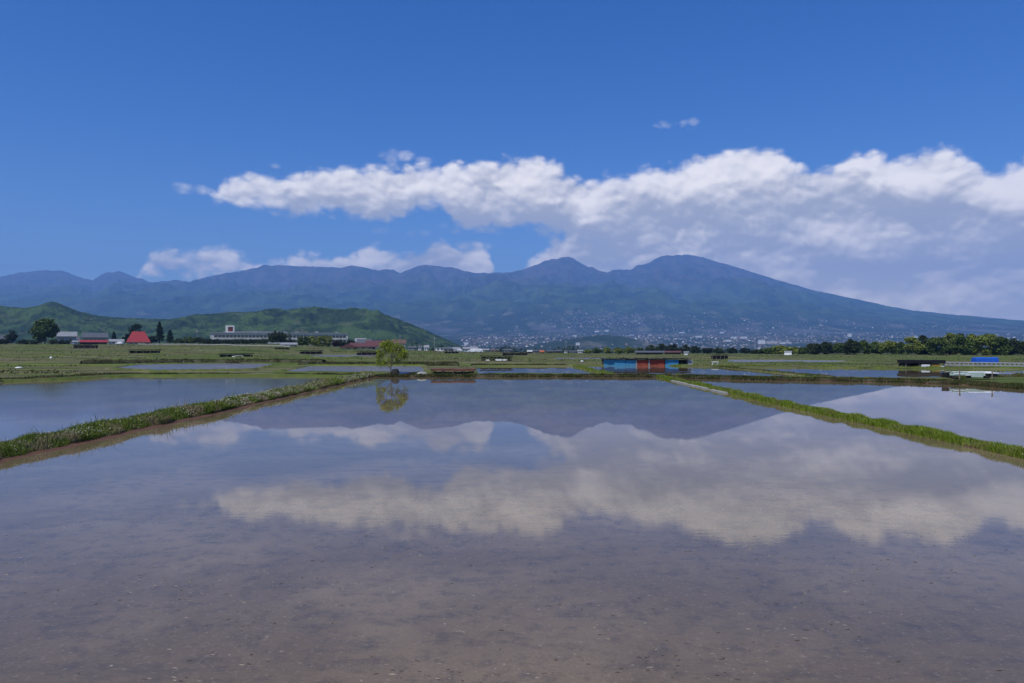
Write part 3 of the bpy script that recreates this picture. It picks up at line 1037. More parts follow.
def tree(x, y, z, h, w, kind, label, cat="tree", group=None, form='round', n=1100, leaf=None, bole=.18, seed=0, name="tree"):
    rng = np.random.default_rng(seed + 100)
    root = empty(name, (x, y, z - .05), label, cat, group)
    leaf = leaf or max(h, w) / 26
    c0 = h * bole
    tr = MB()
    top = h * (.92 if form == 'cone' else .72)
    r0 = max(h * .022, .035)
    tr.tube((0, 0, -.2), (rng.uniform(-.04, .04) * h, rng.uniform(-.03, .03) * h, h * .42), r0, r0 * .6)
    tr.tube((rng.uniform(-.02, .02) * h, 0, h * .4), (0, 0, top), r0 * .62, r0 * .2)
    for k in range(7):
        a = k * 2.4 + seed; zz = h * (bole * .8 + .07 * k)
        L = w * (.34 if form != 'cone' else .18)
        tr.tube((0, 0, zz), (math.cos(a) * L, math.sin(a) * L, zz + h * .16), r0 * .4, r0 * .12, 5)
    tr.build('trunk', M['bark'], root)
    # clumps
    nc = 22 if form != 'cone' else 34
    pts = []
    for k in range(nc):
        t = (k + .5) / nc
        a = k * 2.39996 + seed
        if form == 'cone':
            zc = c0 + (h - c0) * t; rr = w / 2 * (1 - t) ** .8 * .75; cr = w * .24 * (1.08 - t) + .05 * w
            c = np.array([math.cos(a) * rr * rng.uniform(.4, 1), math.sin(a) * rr * rng.uniform(.4, 1), min(zc, h - cr * .4)]); cz = cr * .75
        else:
            zz = rng.uniform(0, 1)
            bell = math.sin(math.pi * (zz * .86 + .12)) ** .6
            rr = w / 2 * bell * rng.uniform(.3, .9)
            cr = w * rng.uniform(.13, .21)
            zc = c0 + cr * .6 + (h - c0 - cr * 1.5) * zz
            c = np.array([math.cos(a) * rr, math.sin(a) * rr, zc]); cz = cr * .8
        m_ = int(n / nc * rng.uniform(.6, 1.4))
        q = rng.normal(size=(m_, 3)); q /= np.linalg.norm(q, axis=1)[:, None]
        q *= (rng.random((m_, 1)) ** .45)
        pts.append(c + q * np.array([cr, cr, cz]))
    V, Q = leaves_at(np.concatenate(pts), leaf, rng)
    mesh_np('crown', V, Q, m=LEAF[kind], parent=root)
    return root


def tree_px(px, pbase, wpx, hpx, kind, label, form='round', group=None, Y=None, seed=0, n=1100, cat="tree", name="tree", bole=.14):
    if Y is None:
        x, y, z = hit(px, pbase)
    else:
        x, y = (px - 512) / F * Y, Y; z = gz(x, y)
    k = y / F
    top = CH + (HZ - (pbase - hpx)) * k
    return tree(x, y, z, max(top - z, 1.0), wpx * k, kind, label, cat, group, form, n, seed=seed, name=name, bole=bole, leaf=max(wpx * k / 22, k * .8))


# the young tree on the far bank of the main paddy
def young_tree():
    rng = np.random.default_rng(4)
    root = empty("tree", (-12.45, 76.0, .22), "young yellow-green tree with a sparse crown on the far paddy bank", "tree")
    root.scale = (.86, .86, 1.22)
    tr = MB(); tips = []

    def grow(p, d, L, r, lev):
        q = p + d * L
        tr.tube(p, q, r, r * .72, 6 if lev < 2 else 4, False)
        if lev >= 2: tips.append(q); tips.append(p + d * L * .5)
        if lev == 4: return
        for k in range(3 if lev < 3 else 2):
            nd = (d + Vector(rng.normal(0, .52, 3)) + Vector((0, 0, .10 if lev else .0))).normalized()
            grow(q, nd, L * rng.uniform(.6, .82), r * .6, lev + 1)
    base = Vector((0, 0, -.15))
    tr.tube(base, Vector((.02, 0, .75)), .075, .055)
    for d in ((-.55, .2, .8), (.42, -.2, .9), (.05, .1, 1.0), (.75, .1, .5), (-.8, -.2, .45)):
        grow(Vector((.02, 0, .5 + rng.uniform(0, .3))), Vector(d).normalized(), .78, .035, 0)
    tr.build('trunk', M['bark'], root)
    P_ = []
    for t in tips:
        if t.z < .75: continue
        for _ in range(8):
            P_.append(np.array(t) + rng.normal(0, .11, 3))
    P_ = np.array(P_)
    P_[:, 0] = np.clip(P_[:, 0], -1.8, 2.1); P_[:, 2] = np.clip(P_[:, 2], .6, 3.35)
    V, Q = leaves_at(P_, .062, rng)
    mesh_np('crown', V, Q, m=LEAF['young'], parent=root)


young_tree()

# single trees on the left and around the farm houses
tree_px(45, 343.5, 30, 27, 'green', "big round dark green tree standing alone in front of the hill at the left", seed=1, n=4500, Y=430, bole=.1)
tree_px(12, 344, 13, 15, 'dark', "small dark tree near the left edge beside the hedge", seed=2, Y=470)
tree_px(136, 344, 16, 21, 'dark', "dark wide tree rising behind the red-roofed house", seed=3, Y=520)
tree_px(159.5, 344, 11, 22, 'dark', "tall dark conifer just right of the red roof", 'cone', seed=4, Y=480, n=1500)
tree_px(170, 344, 9, 14, 'dark', "shorter dark conifer, second to the right of the red roof", 'cone', seed=5, Y=480, n=1200)
tree_px(114, 344, 7, 12, 'dark', "slim dark conifer left of the red-roofed house", 'cone', seed=6, Y=500, n=900)
tree_px(128, 345, 10, 12, 'dark', "low dark tree touching the left side of the red-roofed house", seed=7, Y=470)
tree_px(151, 345, 13, 10, 'dark', "dark bushy tree at the right wall of the red-roofed house", seed=8, Y=440)
tree_px(278, 347, 25, 17.5, 'deep', "dark olive tree in front of the long white school building", seed=9, Y=400, n=2000)
tree_px(336, 348, 9, 8, 'red', "small reddish-leaved tree at the end of the light green tree row", seed=10, Y=360)
for i, (px, hp) in enumerate(((301, 11), (307, 10.5), (312.5, 11.5), (318, 11), (323, 12), (328.5, 11))):
    tree_px(px, 348, 10.5, hp * 1.12, 'bright' if i > 1 else 'green', "%s from left of the six light green trees before the school's right half" % ('first', 'second', 'third', 'fourth', 'fifth', 'sixth')[i],
            seed=11 + i, Y=370, n=900, group="row of light green trees by the school", bole=.05)
ORD = ['first', 'second', 'third', 'fourth', 'fifth', 'sixth', 'seventh', 'eighth', 'ninth', 'tenth', 'eleventh', 'twelfth', 'thirteenth', 'fourteenth',
       'fifteenth', 'sixteenth', 'seventeenth', 'eighteenth', 'nineteenth', 'twentieth', 'twenty-first', 'twenty-second', 'twenty-third', 'twenty-fourth', 'twenty-fifth', 'twenty-sixth']
# shrubs between the red roof and the school
for i, (px, w_, h_, kd) in enumerate(((181, 11, 6, 'deep'), (190, 12, 8, 'green'), (199, 10, 7, 'deep'), (208, 10, 5.5, 'deep'), (217, 10, 5, 'dark'), (227, 11, 4.5, 'dark'), (238, 12, 5, 'deep'), (250, 11, 5, 'dark'), (262, 11, 6, 'deep'), (289, 9, 5, 'dark'), (341, 9, 5, 'deep'), (349, 9, 5.5, 'dark'))):
    tree_px(px, 346.5, w_ * 1.5, h_ + 3.2, kd, "%s bush from the left in the hedge of bushes before the school" % ORD[i], seed=30 + i, Y=425, n=700, group="bushes before the school", cat="bush", name="bush", bole=.02)
for i, (px, w_, h_, kd) in enumerate(((3, 14, 8, 'dark'), (24, 14, 7, 'dark'), (34, 14, 6, 'deep'), (54, 14, 7, 'deep'), (64, 12, 6, 'dark'))):
    tree_px(px, 345.5, w_, h_, kd, "%s dark bush from the left edge below the lone round tree" % ORD[i], seed=40 + i, Y=400, n=700, group="dark bushes at the left edge", cat="bush", name="bush", bole=.02)
# wood on the right
RT = [(757, 10, 6, 'deep', 350), (768, 12, 8, 'green', 350), (779, 14, 10, 'bright', 340), (791, 13, 9, 'bright', 330), (803, 12, 8, 'green', 340), (814, 14, 12, 'deep', 320),
      (826, 14, 13, 'deep', 330), (839, 15, 12.5, 'green', 340), (851, 17, 15.5, 'deep', 300), (864, 15, 14.5, 'green', 310), (876, 15, 13, 'green', 320),
      (888, 16, 14.5, 'bright', 300), (899, 13, 13, 'green', 310), (912, 16, 18, 'bright', 285), (924, 18, 19, 'deep', 290), (937, 18, 18, 'green', 280),
      (949, 19, 21, 'bright', 285), (962, 18, 20.5, 'green', 275), (975, 20, 21.5, 'bright', 280), (988, 18, 21, 'bright', 290), (1000, 18, 18, 'green', 285),
      (1012, 17, 16, 'deep', 290), (1024, 16, 15, 'green', 300), (1037, 18, 17, 'green', 300)]
for i, (px, w_, h_, kd, Y_) in enumerate(RT):
    tree_px(px, 355.8, w_ * 1.3, h_ * 1.14, kd, "%s broadleaf tree from the left in the wood at the right" % ORD[i], seed=60 + i, Y=Y_, n=3000, group="wood at the right", bole=.0)
# low trees behind the blue and red shed
MT = [(588, 8, 5, 'bright'), (597, 10, 7, 'green'), (607, 10, 7.5, 'bright'), (618, 11, 7, 'bright'), (629, 12, 8, 'bright'), (640, 11, 7, 'green'), (651, 13, 10, 'deep'), (662, 14, 11, 'deep'),
      (673, 14, 12, 'dark'), (684, 13, 11, 'deep'), (695, 13, 9, 'dark'), (707, 12, 7, 'dark'), (719, 12, 6.5, 'deep'), (732, 12, 7, 'dark'), (745, 12, 7, 'dark')]
for i, (px, w_, h_, kd) in enumerate(MT):
    tree_px(px, 354.0, w_, h_, kd, "%s tree from the left in the low tree belt behind the blue and red shed" % ORD[i], seed=90 + i, Y=410 + 9 * (i % 3), n=900, group="low tree belt behind the shed", bole=.03)

# far-off woods that read as one mass
def woods():
    rng = np.random.default_rng(77)
    allp = []
    for k in range(760):
        Y = rng.uniform(760, 2400); px = rng.uniform(-60, 1110)
        if Y < 1500 and px < 380 and rng.random() < .5: continue
        x = (px - 512) / F * Y; z = float(ground_base(np.array([x]), np.array([Y]))[0])
        if Y > 1100: z += 0
        r = rng.uniform(4, 8) * (1 + Y / 2600); hh = rng.uniform(6, 11) if px > 400 else rng.uniform(5, 9)
        m_ = 46
        q = rng.normal(size=(m_, 3)); q /= np.linalg.norm(q, axis=1)[:, None]
        allp.append(np.array([x, Y, z + hh * .5]) + q * np.array([r * 1.6, r, hh * .5]) * rng.random((m_, 1)) ** .4)
    V, Q = leaves_at(np.concatenate(allp), 1.7, rng)
    tag(mesh_np("woods", V, Q, m=LEAF['deep']), "far-off belt of woods at the edge of the plain", kind='stuff')


woods()

# ================================================================== buildings
PAINT = {}


def paint(name, col, **kw):
    if name not in PAINT: PAINT[name] = mat(name, worn(col, **kw), rough=kw.get('rough', .8))
    return PAINT[name]


WHITE = paint("white_plaster", (0.72, 0.72, 0.70), amount=.2, scale=.8)
CREAM = paint("cream_plaster", (0.55, 0.50, 0.42), amount=.2, scale=.8)
GREY = paint("grey_cladding", (0.30, 0.31, 0.33), amount=.25, scale=.8)
DARKW = paint("dark_timber", (0.045, 0.04, 0.038), amount=.3, scale=1)
SLATE = paint("slate_roof", (0.10, 0.11, 0.125), amount=.3, scale=.7)
PALE = paint("pale_metal_roof", (0.27, 0.28, 0.29), amount=.25, scale=.5)
REDR = paint("red_metal_roof", (0.30, 0.036, 0.042), amount=.12, scale=.5)
MAROON = paint("maroon_roof", (0.12, 0.05, 0.052), amount=.3, scale=.6)
BROWN = paint("brown_roof", (0.14, 0.09, 0.065), amount=.3, scale=.6)
ORANGE = paint("orange_roof", (0.42, 0.13, 0.06), amount=.3, scale=.6)
BLACK = paint("black_sheeting", (0.010, 0.010, 0.012), amount=.3, scale=1.5, rough=.75)
BLUE = paint("blue_sheet_metal", (0.05, 0.26, 0.46), amount=.42, scale=1.6, stripe=2.2, dark=(0.03, 0.14, 0.26))
RED = paint("rust_red_sheet_metal", (0.30, 0.052, 0.032), amount=.4, scale=2.2, stripe=2.2, dark=(0.11, 0.03, 0.02))
BLUET = paint("blue_tarpaulin", (0.012, 0.10, 0.50), amount=.2, scale=2.0)
RUST = paint("rusty_sheet_roof", (0.17, 0.062, 0.045), amount=.5, scale=2.5, stripe=2.5, dark=(0.06, 0.03, 0.025))
YEL = paint("yellow_board", (0.45, 0.27, 0.06), amount=.3, scale=2)
CONC = paint("concrete", (0.33, 0.33, 0.30), amount=.45, scale=1.0)
STEEL = paint("galvanised_steel", (0.52, 0.54, 0.55), amount=.2, scale=2)
PLASW = paint("white_plastic", (0.78, 0.79, 0.78), amount=.12, scale=2)
PLASG = paint("pale_green_plastic", (0.42, 0.52, 0.45), amount=.2, scale=2)
GLASS = mat("window_glass", color=(0.02, 0.025, 0.03), rough=.12, spec=.5)
WOOD = paint("weathered_wood", (0.20, 0.16, 0.12), amount=.4, scale=3)


def house(px0, px1, ptop, pbase, Y, wall, roof, label, cat="house", name="house", form='gable', along='x', wallfrac=.5, depth=None, wins=3, group=None, door=True, over=None):
    k = Y / F
    xc = ((px0 + px1) / 2 - 512) * k
    z = gz(xc, Y)
    W_ = (px1 - px0) * k; H = max(CH + (HZ - ptop) * k - z, 1.5); D = depth or min(max(W_ * .6, 5), 12)
    wh = H * wallfrac
    rz = -math.atan2(xc, Y)
    W_ *= math.cos(rz)
    root = empty(name, (xc, Y, z - .05), label, cat, group, rz=rz)
    over = W_ * .04 if over is None else over
    hw = W_ / 2 - over
    MB().box(-hw, hw, 0, D, -.4, wh).build('wall', wall, root)
    r = MB()
    if form == 'hip': r.hip(-hw, hw, 0, D, wh + .003, H, W_ * .26, over + .25)
    elif form == 'flat': r.box(-hw - over, hw + over, -.3, D + .3, wh + .003, H)
    else: r.gable(-hw, hw, 0, D, wh + .003, H, over + .2, .18, along)
    r.build('roof', roof, root)
    for i in range(wins):
        x = -hw + 2 * hw * (i + .7) / (wins + .4)
        w = min(1.4, hw * .9 / (wins + .2))
        fr = MB().box(x - w / 2 - .08, x + w / 2 + .08, -.06, -.002, wh * .38 - .08, wh * .8 + .08).build('window', wall if wall is not GREY else WHITE, root)
        MB().box(x - w / 2, x + w / 2, -.075, -.062, wh * .38, wh * .8).build('pane', GLASS, fr)
    if door:
        x = hw * .86
        MB().box(x - min(.5, hw * .1), x + min(.5, hw * .1), -.05, -.002, -.02, min(2.0, wh * .85)).build('door', DARKW, root)
    return root


# red-roofed farm house
house(126.5, 150.5, 331.2, 345, 430, CREAM, REDR, "farm house under a tall bright red hipped roof", form='hip', wallfrac=.17, wins=4, over=.5, depth=12)
house(56, 77, 331.5, 344, 470, GREY, PALE, "long shed with a pale grey roof right of the lone round tree", "shed", "shed", wallfrac=.6, wins=2)
house(82, 108, 332.5, 344, 480, GREY, SLATE, "dark grey long building behind the low red-roofed barn", "building", "building", wallfrac=.55, wins=5)
house(79, 108, 339.8, 345, 410, DARKW, REDR, "low long barn with a pink-red roof left of the red-roofed house", "barn", "barn", wallfrac=.45, wins=0)
house(72.5, 79, 340.4, 344.5, 402, WHITE, PALE, "small white hut at the left end of the low red-roofed barn", "hut", "hut", wallfrac=.6, wins=1)
house(109, 124, 339, 345, 420, WHITE, PALE, "small pale grey-roofed house behind the white car", wallfrac=.5, wins=2)
house(0, 13, 335, 344, 520, DARKW, SLATE, "dark tiled farm house at the left edge behind bushes", wallfrac=.5, wins=1)
house(62, 80, 336, 344, 500, DARKW, SLATE, "dark low house right of the pale-roofed shed", wallfrac=.5, wins=2)
house(281, 297, 342.4, 350, 330, WHITE, PALE, "small white house with pale pitched roof in front of the dark olive tree", wallfrac=.45, wins=2)
house(340, 357, 343.6, 351, 285, CREAM, MAROON, "cream gabled house left of the big maroon roof", along='y', wallfrac=.35, wins=1, over=.6)
house(350, 377, 342.6, 351, 300, CREAM, MAROON, "house with a broad maroon roof behind the black sheeted rack", wallfrac=.35, wins=3, over=.6)
house(366, 388, 340.4, 348, 360, CREAM, MAROON, "maroon-roofed house just behind the young tree's top", wallfrac=.4, wins=2)
house(391, 406, 339.4, 347, 420, CREAM, BROWN, "brown-roofed two storey house right of the young tree", wallfrac=.6, wins=3)
house(357, 372, 339, 346, 470, GREY, SLATE, "dark roofed house behind the maroon roofs", wallfrac=.5, wins=2)
# row of houses in the middle distance: px0, px1, top, Y, wall, roof, form, phrase
MH = [(408, 416, 346.0, 520, GREY, SLATE, 'gable', "grey house at the left end of the middle row"),
      (418, 422, 345.4, 540, WHITE, SLATE, 'gable', "narrow white house, left one of a close pair under the hill's tip"),
      (424, 429, 345.0, 540, WHITE, PALE, 'gable', "narrow white house, right one of a close pair under the hill's tip"),
      (435, 445, 347.4, 500, WHITE, PALE, 'flat', "flat white workshop left of the black rack roofs"),
      (443, 453, 346.8, 560, CREAM, SLATE, 'gable', "cream house with a dark roof behind the white workshop"),
      (453, 460, 347.2, 520, WHITE, PALE, 'gable', "small white house left of the large white warehouse"),
      (463, 478, 347.0, 510, WHITE, PALE, 'gable', "large white warehouse with a low pale roof"),
      (480, 489, 348.6, 490, CREAM, PALE, 'gable', "pale beige house right of the large white warehouse"),
      (490, 499, 349.2, 480, CREAM, BROWN, 'gable', "beige house with brown roof behind the two-tier black rack"),
      (503, 512, 348.8, 500, GREY, SLATE, 'gable', "dark grey house between beige house and black rack"),
      (528, 541, 349.8, 480, GREY, SLATE, 'gable', "grey house behind the white-topped hut"),
      (546, 553, 350.2, 470, DARKW, SLATE, 'gable', "dark low house left of the white cube house"),
      (554, 562, 350.0, 480, DARKW, SLATE, 'gable', "dark house touching the white cube house"),
      (564, 568, 350.6, 460, WHITE, PALE, 'flat', "small white cube-shaped house"),
      (569, 577, 350.4, 480, GREY, SLATE, 'gable', "grey house between the white cube house and white tall house"),
      (577.5, 583, 349.8, 460, WHITE, PALE, 'gable', "white house left of the orange low roof"),
      (587, 598, 352.6, 420, CREAM, ORANGE, 'gable', "low building with an orange roof left of the tree belt")]
for (a, c, t, Y_, wl_, rf, fm, lb) in MH:
    house(a, c, t, 0, Y_, wl_, rf, lb, form=fm, wallfrac=.58 if fm == 'gable' else .9, wins=2, group="houses along the middle distance")
house(635, 664, 353.7, 0, 300, DARKW, SLATE, "long low dark-roofed shed behind the blue and red shed", "shed", "shed", wallfrac=.5, wins=0)
house(664, 681, 353.4, 0, 305, DARKW, MAROON, "low shed with a dull red roof behind the blue and red shed", "shed", "shed", wallfrac=.5, wins=0)
house(684, 688.5, 353.6, 0, 290, WHITE, PALE, "tiny white hut right of the dull red shed roof", "hut", "hut", wallfrac=.7, wins=0)
house(784, 792, 353.0, 0, 285, PLASW, PLASW, "white box-shaped hut standing before the bright green trees", "hut", "hut", form='flat', wallfrac=.92, wins=0, door=False)
house(527, 532.5, 351.4, 0, 330, DARKW, PLASW, "dark hut with a cream-white top in the field", "hut", "hut", form='flat', wallfrac=.5, wins=0)
house(540, 544, 351.8, 0, 320, DARKW, ORANGE, "tiny reddish-topped hut right of the white-topped hut", "hut", "hut", wallfrac=.4, wins=0)


def school():
    Y = 560.0; k = Y / F
    x0, x1 = (210 - 512) * k, (352 - 512) * k
    z = 5.2
    root = empty("school_building", ((x0 + x1) / 2, Y, z), "long white two-storey school with a window band and a small tower", "school", rz=-math.atan2((x0 + x1) / 2, Y))
    hw = (x1 - x0) / 2 * .925
    top = CH + (HZ - 333.4) * k - z
    SW = paint("school_plaster", (0.52, 0.52, 0.50), amount=.35, scale=.35, streak=1)
    MB().box(-hw, hw, 0, 14, -1, top).build('wall', SW, root)
    MB().box(-hw - .5, hw + .5, -.6, 14.6, top + .003, top + .55).build('roof', PALE, root)
    n = 36
    for fl, (a, b_) in enumerate(((.60, .84), (.20, .44))):
        for i in range(n):
            xa = -hw + 2.6 + (2 * hw - 4) * i / n; xb = xa + (2 * hw - 4) / n - .22
            w = MB().box(xa, xb, -.05, -.002, top * a, top * b_).build('window', STEEL if False else GREY, root)
            MB().box(xa + .12, xb - .12, -.08, -.052, top * a + .12, top * b_ - .12).build('pane', GLASS, w)
    tx0, tx1 = (229 - 512) * k - (x0 + x1) / 2, (237 - 512) * k - (x0 + x1) / 2
    th = CH + (HZ - 325.8) * k - z
    t = MB().box(tx0, tx1, 2, 8, top + .56, th).build('tower', WHITE, root)
    cxm = (tx0 + tx1) / 2 + .4; zc = (top + th) / 2 + .2
    e = MB().box(cxm - 1.7, cxm + 1.7, 1.93, 1.996, zc - 1.7, zc + 1.7)
    e.build('emblem', paint("red_emblem", (0.22, 0.045, 0.035), amount=.2, scale=1), t)
    MB().box(cxm - 1.4, cxm + 1.4, 1.90, 1.928, zc + .3, zc + 1.3).build('emblem_bar', DARKW, t)
    MB().box(-hw + 8, hw * .1, 16, 24, -1, top + 1.6).build('rear_wing', GREY, root)
    for i in range(5):
        MB().box(-hw + 30 + i * 15, -hw + 32.5 + i * 15, 5, 7.5, top + .55, top + 1.5 + .3 * (i % 2)).build('roof_box', GREY, root)


school()
house(355, 366, 338, 0, 620, WHITE, PALE, "white annex house right of the long school", wallfrac=.6, wins=3)
house(250, 285, 331.0, 0, 760, GREY, SLATE, "grey roofed hall rising behind the school", "hall", "hall", wallfrac=.6, wins=4)


def rack(px0, px1, ptop, pbase, label, Y=None, tiers=1, top=BLACK, bits=0, body=BLACK, depth=1.6, roofth=.12):
    """low sheeted rack: posts, a sagging sheet roof, hanging sheets"""
    if Y is None:
        _, Y, _ = hit((px0 + px1) / 2, pbase)
    k = Y / F
    xc = ((px0 + px1) / 2 - 512) * k; z = gz(xc, Y)
    W_ = (px1 - px0) * k; H = max((pbase - ptop) * k, .4)
    root = empty("sheeted_rack", (xc, Y, z - .04), label, "rack")
    rng = random.Random(int(px0 * 7))
    n = max(4, int(W_ / 1.6))
    hw = W_ / 2
    # roof with uneven edge
    r = MB(); st = n * 3
    for i in range(st):
        a, b_ = -hw + W_ * i / st, -hw + W_ * (i + 1) / st - .004
        dz = rng.uniform(-.06, .05) * H
        r.box(a, b_, -.15 + rng.uniform(-.05, .05), depth + .1, H - roofth + dz, H + dz)
    r.build('roof', top, root)
    for i in range(n + 1):
        x = -hw + .1 + (W_ - .2) * i / n
        MB().box(x - .04, x + .04, -.04, .04, -.2, H - roofth - .02).build('post', WOOD, root)
    for t in range(tiers):
        zb, zt = (H - roofth - .05) * t / tiers + .05, (H - roofth - .05) * (t + .9) / tiers
        c = MB(); m_ = n * 4
        for i in range(m_):
            a, b_ = -hw + .2 + (W_ - .4) * i / m_, -hw + .2 + (W_ - .4) * (i + 1) / m_ - .02
            c.box(a, b_, .08 + rng.uniform(0, .12), depth - .1, zb, zt - rng.uniform(0, .12) * H)
        c.build('stacked_trays', body, root)
    for i in range(bits):
        x = rng.uniform(-hw * .6, hw * .6); w = rng.uniform(.3, .8)
        MB().box(x - w, x + w, -.12, .03, .08, .08 + H * rng.uniform(.18, .4)).build('white_sheet', PLASW, root)
    return root


rack(73, 96, 343.6, 348.2, "black sheeted rack below the small white hut and barn")
rack(128.5, 158, 349.4, 353.4, "black sheeted rack in the field right below the red-roofed house")
rack(218.5, 251, 352.2, 356.2, "black sheeted rack with white sheets at its foot, below the school tower", bits=3)
rack(299, 322, 348.0, 352.2, "black sheeted rack under the row of light green trees")
rack(356, 378, 348.6, 354, "black sheeted rack below the broad maroon roof")
rack(274, 289, 347.4, 349.8, "short black sheeted rack below the dark olive tree")
rack(480, 513, 355.8, 361.2, "two-tier black sheeted rack with white sheets in the middle field", tiers=2, bits=3)
rack(502, 528, 352.0, 355.4, "farther black sheeted rack left of the white-topped hut")
rack(712, 729, 353.8, 358.6, "black sheeted rack right of the blue and red shed, at field edge")
rack(444, 459, 350.4, 353.4, "small black sheeted rack before the white workshop")
rack(431, 475, 368.2, 373.4, "long low rack roofed with rusty red-brown sheets on the far paddy bank", Y=76.6, top=RUST, depth=1.5, roofth=.2)


def plastic_bits():
    M_ = [("white_sack", 51, 357.6, .45, .6, "white sack standing on the grass field at the left", "sack"),
          ("white_sack", 19, 368.2, .9, .3, "flat white sack heap on the near left field", "sack"),
          ("white_sack", 183, 361.2, .45, .4, "small white sack behind the narrow pond at the left", "sack"),
          ("white_sack", 315, 362.4, .4, .45, "small white sack on the grass between the middle ponds", "sack"),
          ("white_sack", 582, 362.4, .5, .4, "small white sack left of the blue and red shed", "sack")]
    for nm, px, pb, w, h, lb, ct in M_:
        x, y, z = hit(px, pb); w *= .55; h *= .6
        bm = MB(); rr = random.Random(px); n = 9
        rings = []
        for lv, (f_, zz) in enumerate(((.8, -.05), (1, .25), (.95, .6), (.6, .9), (.15, 1.0))):
            rings.append([(math.cos(2 * math.pi * i / n) * w * f_ * rr.uniform(.85, 1.1), math.sin(2 * math.pi * i / n) * w * .6 * f_ * rr.uniform(.85, 1.1), zz * h) for i in range(n)])
        V = [p for r_ in rings for p in r_]; Fc = [(l * n + i, l * n + (i + 1) % n, (l + 1) * n + (i + 1) % n, (l + 1) * n + i) for l in range(4) for i in range(n)]
        Fc.append(tuple(4 * n + i for i in range(n)))
        bm.poly(V, Fc)
        o = bm.build(nm, PLASW, smooth=True); o.location = (x, y, z); tag(o, lb, ct)


plastic_bits()


# white parked cars
def car(px, Y, label, col, rz=0.0):
    x = (px - 512) / F * Y; z = gz(x, Y)
    root = empty("parked_car", (x, Y, z), label, "car", rz=rz)
    prof = [(-1.75, .35), (-1.75, .85), (-1.55, .95), (-.95, 1.0), (-.55, 1.48), (.95, 1.52), (1.45, 1.0), (1.72, .9), (1.75, .35)]
    w = .76
    v = [(a, -w * (1 if c < 1.2 else .82), c) for a, c in prof] + [(a, w * (1 if c < 1.2 else .82), c) for a, c in prof]
    n = len(prof)
    MB().poly(v, [tuple(range(n)), tuple(range(n, 2 * n))[::-1]] + [(i, i + n, (i + 1) % n + n, (i + 1) % n) for i in range(n)]).build('body', col, root)
    MB().poly([(-.75, -w * .92, 1.03), (1.2, -w * .92, 1.03), (.88, -w * .86, 1.42), (-.5, -w * .86, 1.42)], [(0, 1, 2, 3)]).build('side_window', GLASS, root)
    MB().poly([(-.97, -.6, 1.04), (-.97, .6, 1.04), (-.62, .55, 1.46), (-.62, -.55, 1.46)], [(0, 1, 2, 3)]).build('windscreen', GLASS, root)
    for a in (-1.1, 1.1):
        for b_ in (-w, w):
            t = MB().tube((a, b_ - .1, .3), (a, b_ + .1, .3), .3, n=14).build('wheel', BLACK, root)
            MB().tube((a, b_ - .115, .3), (a, b_ + .115, .3), .16, n=10).build('rim', STEEL, t)
    return root


CARW = mat("white_car_paint", color=(.75, .75, .75), rough=.3, spec=.5)
car(119.5, 385, "white car parked in front of the small pale house by the red roof", CARW)
car(458.5, 330, "white car on the field track left of the black racks", CARW, .3)
car(472.5, 262, "white car nearest the two-tier black rack", CARW, .1)
car(478, 268, "second white car just right of another, near the black rack", CARW, .2)


# white roadside rail at the left: a low concrete parapet
def parapet(pts, h, w, m, label, cat, name):
    n = len(pts); V, Fc = [], []
    for i, p in enumerate(pts):
        z = gz(p[0], p[1])
        V += [(p[0], p[1], z - .3), (p[0], p[1], z + h), (p[0], p[1] + w, z + h), (p[0], p[1] + w, z - .3)]
    for i in range(n - 1):
        a = i * 4; b_ = a + 4
        Fc += [(a, b_, b_ + 1, a + 1), (a + 1, b_ + 1, b_ + 2, a + 2), (a + 2, b_ + 2, b_ + 3, a + 3)]
    Fc += [(0, 1, 2, 3), (4 * n - 1, 4 * n - 2, 4 * n - 3, 4 * n - 4)]
    return tag(MB().poly(V, Fc).build(name, m), label, cat)


pts = []
for i in range(31):
    t = i / 30; px = 138 + 152 * t; Y = 395 - 95 * t ** 1.4
    pts.append(((px - 512) / F * Y, Y))
parapet(pts, .50, .3, CONC, "long low pale concrete parapet beside the road before the school", "parapet", "parapet")
pts = []
for i in range(9):
    px = 190 + 48 * i / 8; Y = 208.0
    pts.append(((px - 512) / F * Y, Y))
parapet(pts, .10, 1.2, CONC, "low pale strip in the field below the school", "covered row", "pale_strip")  # low flat strip in the concrete colour

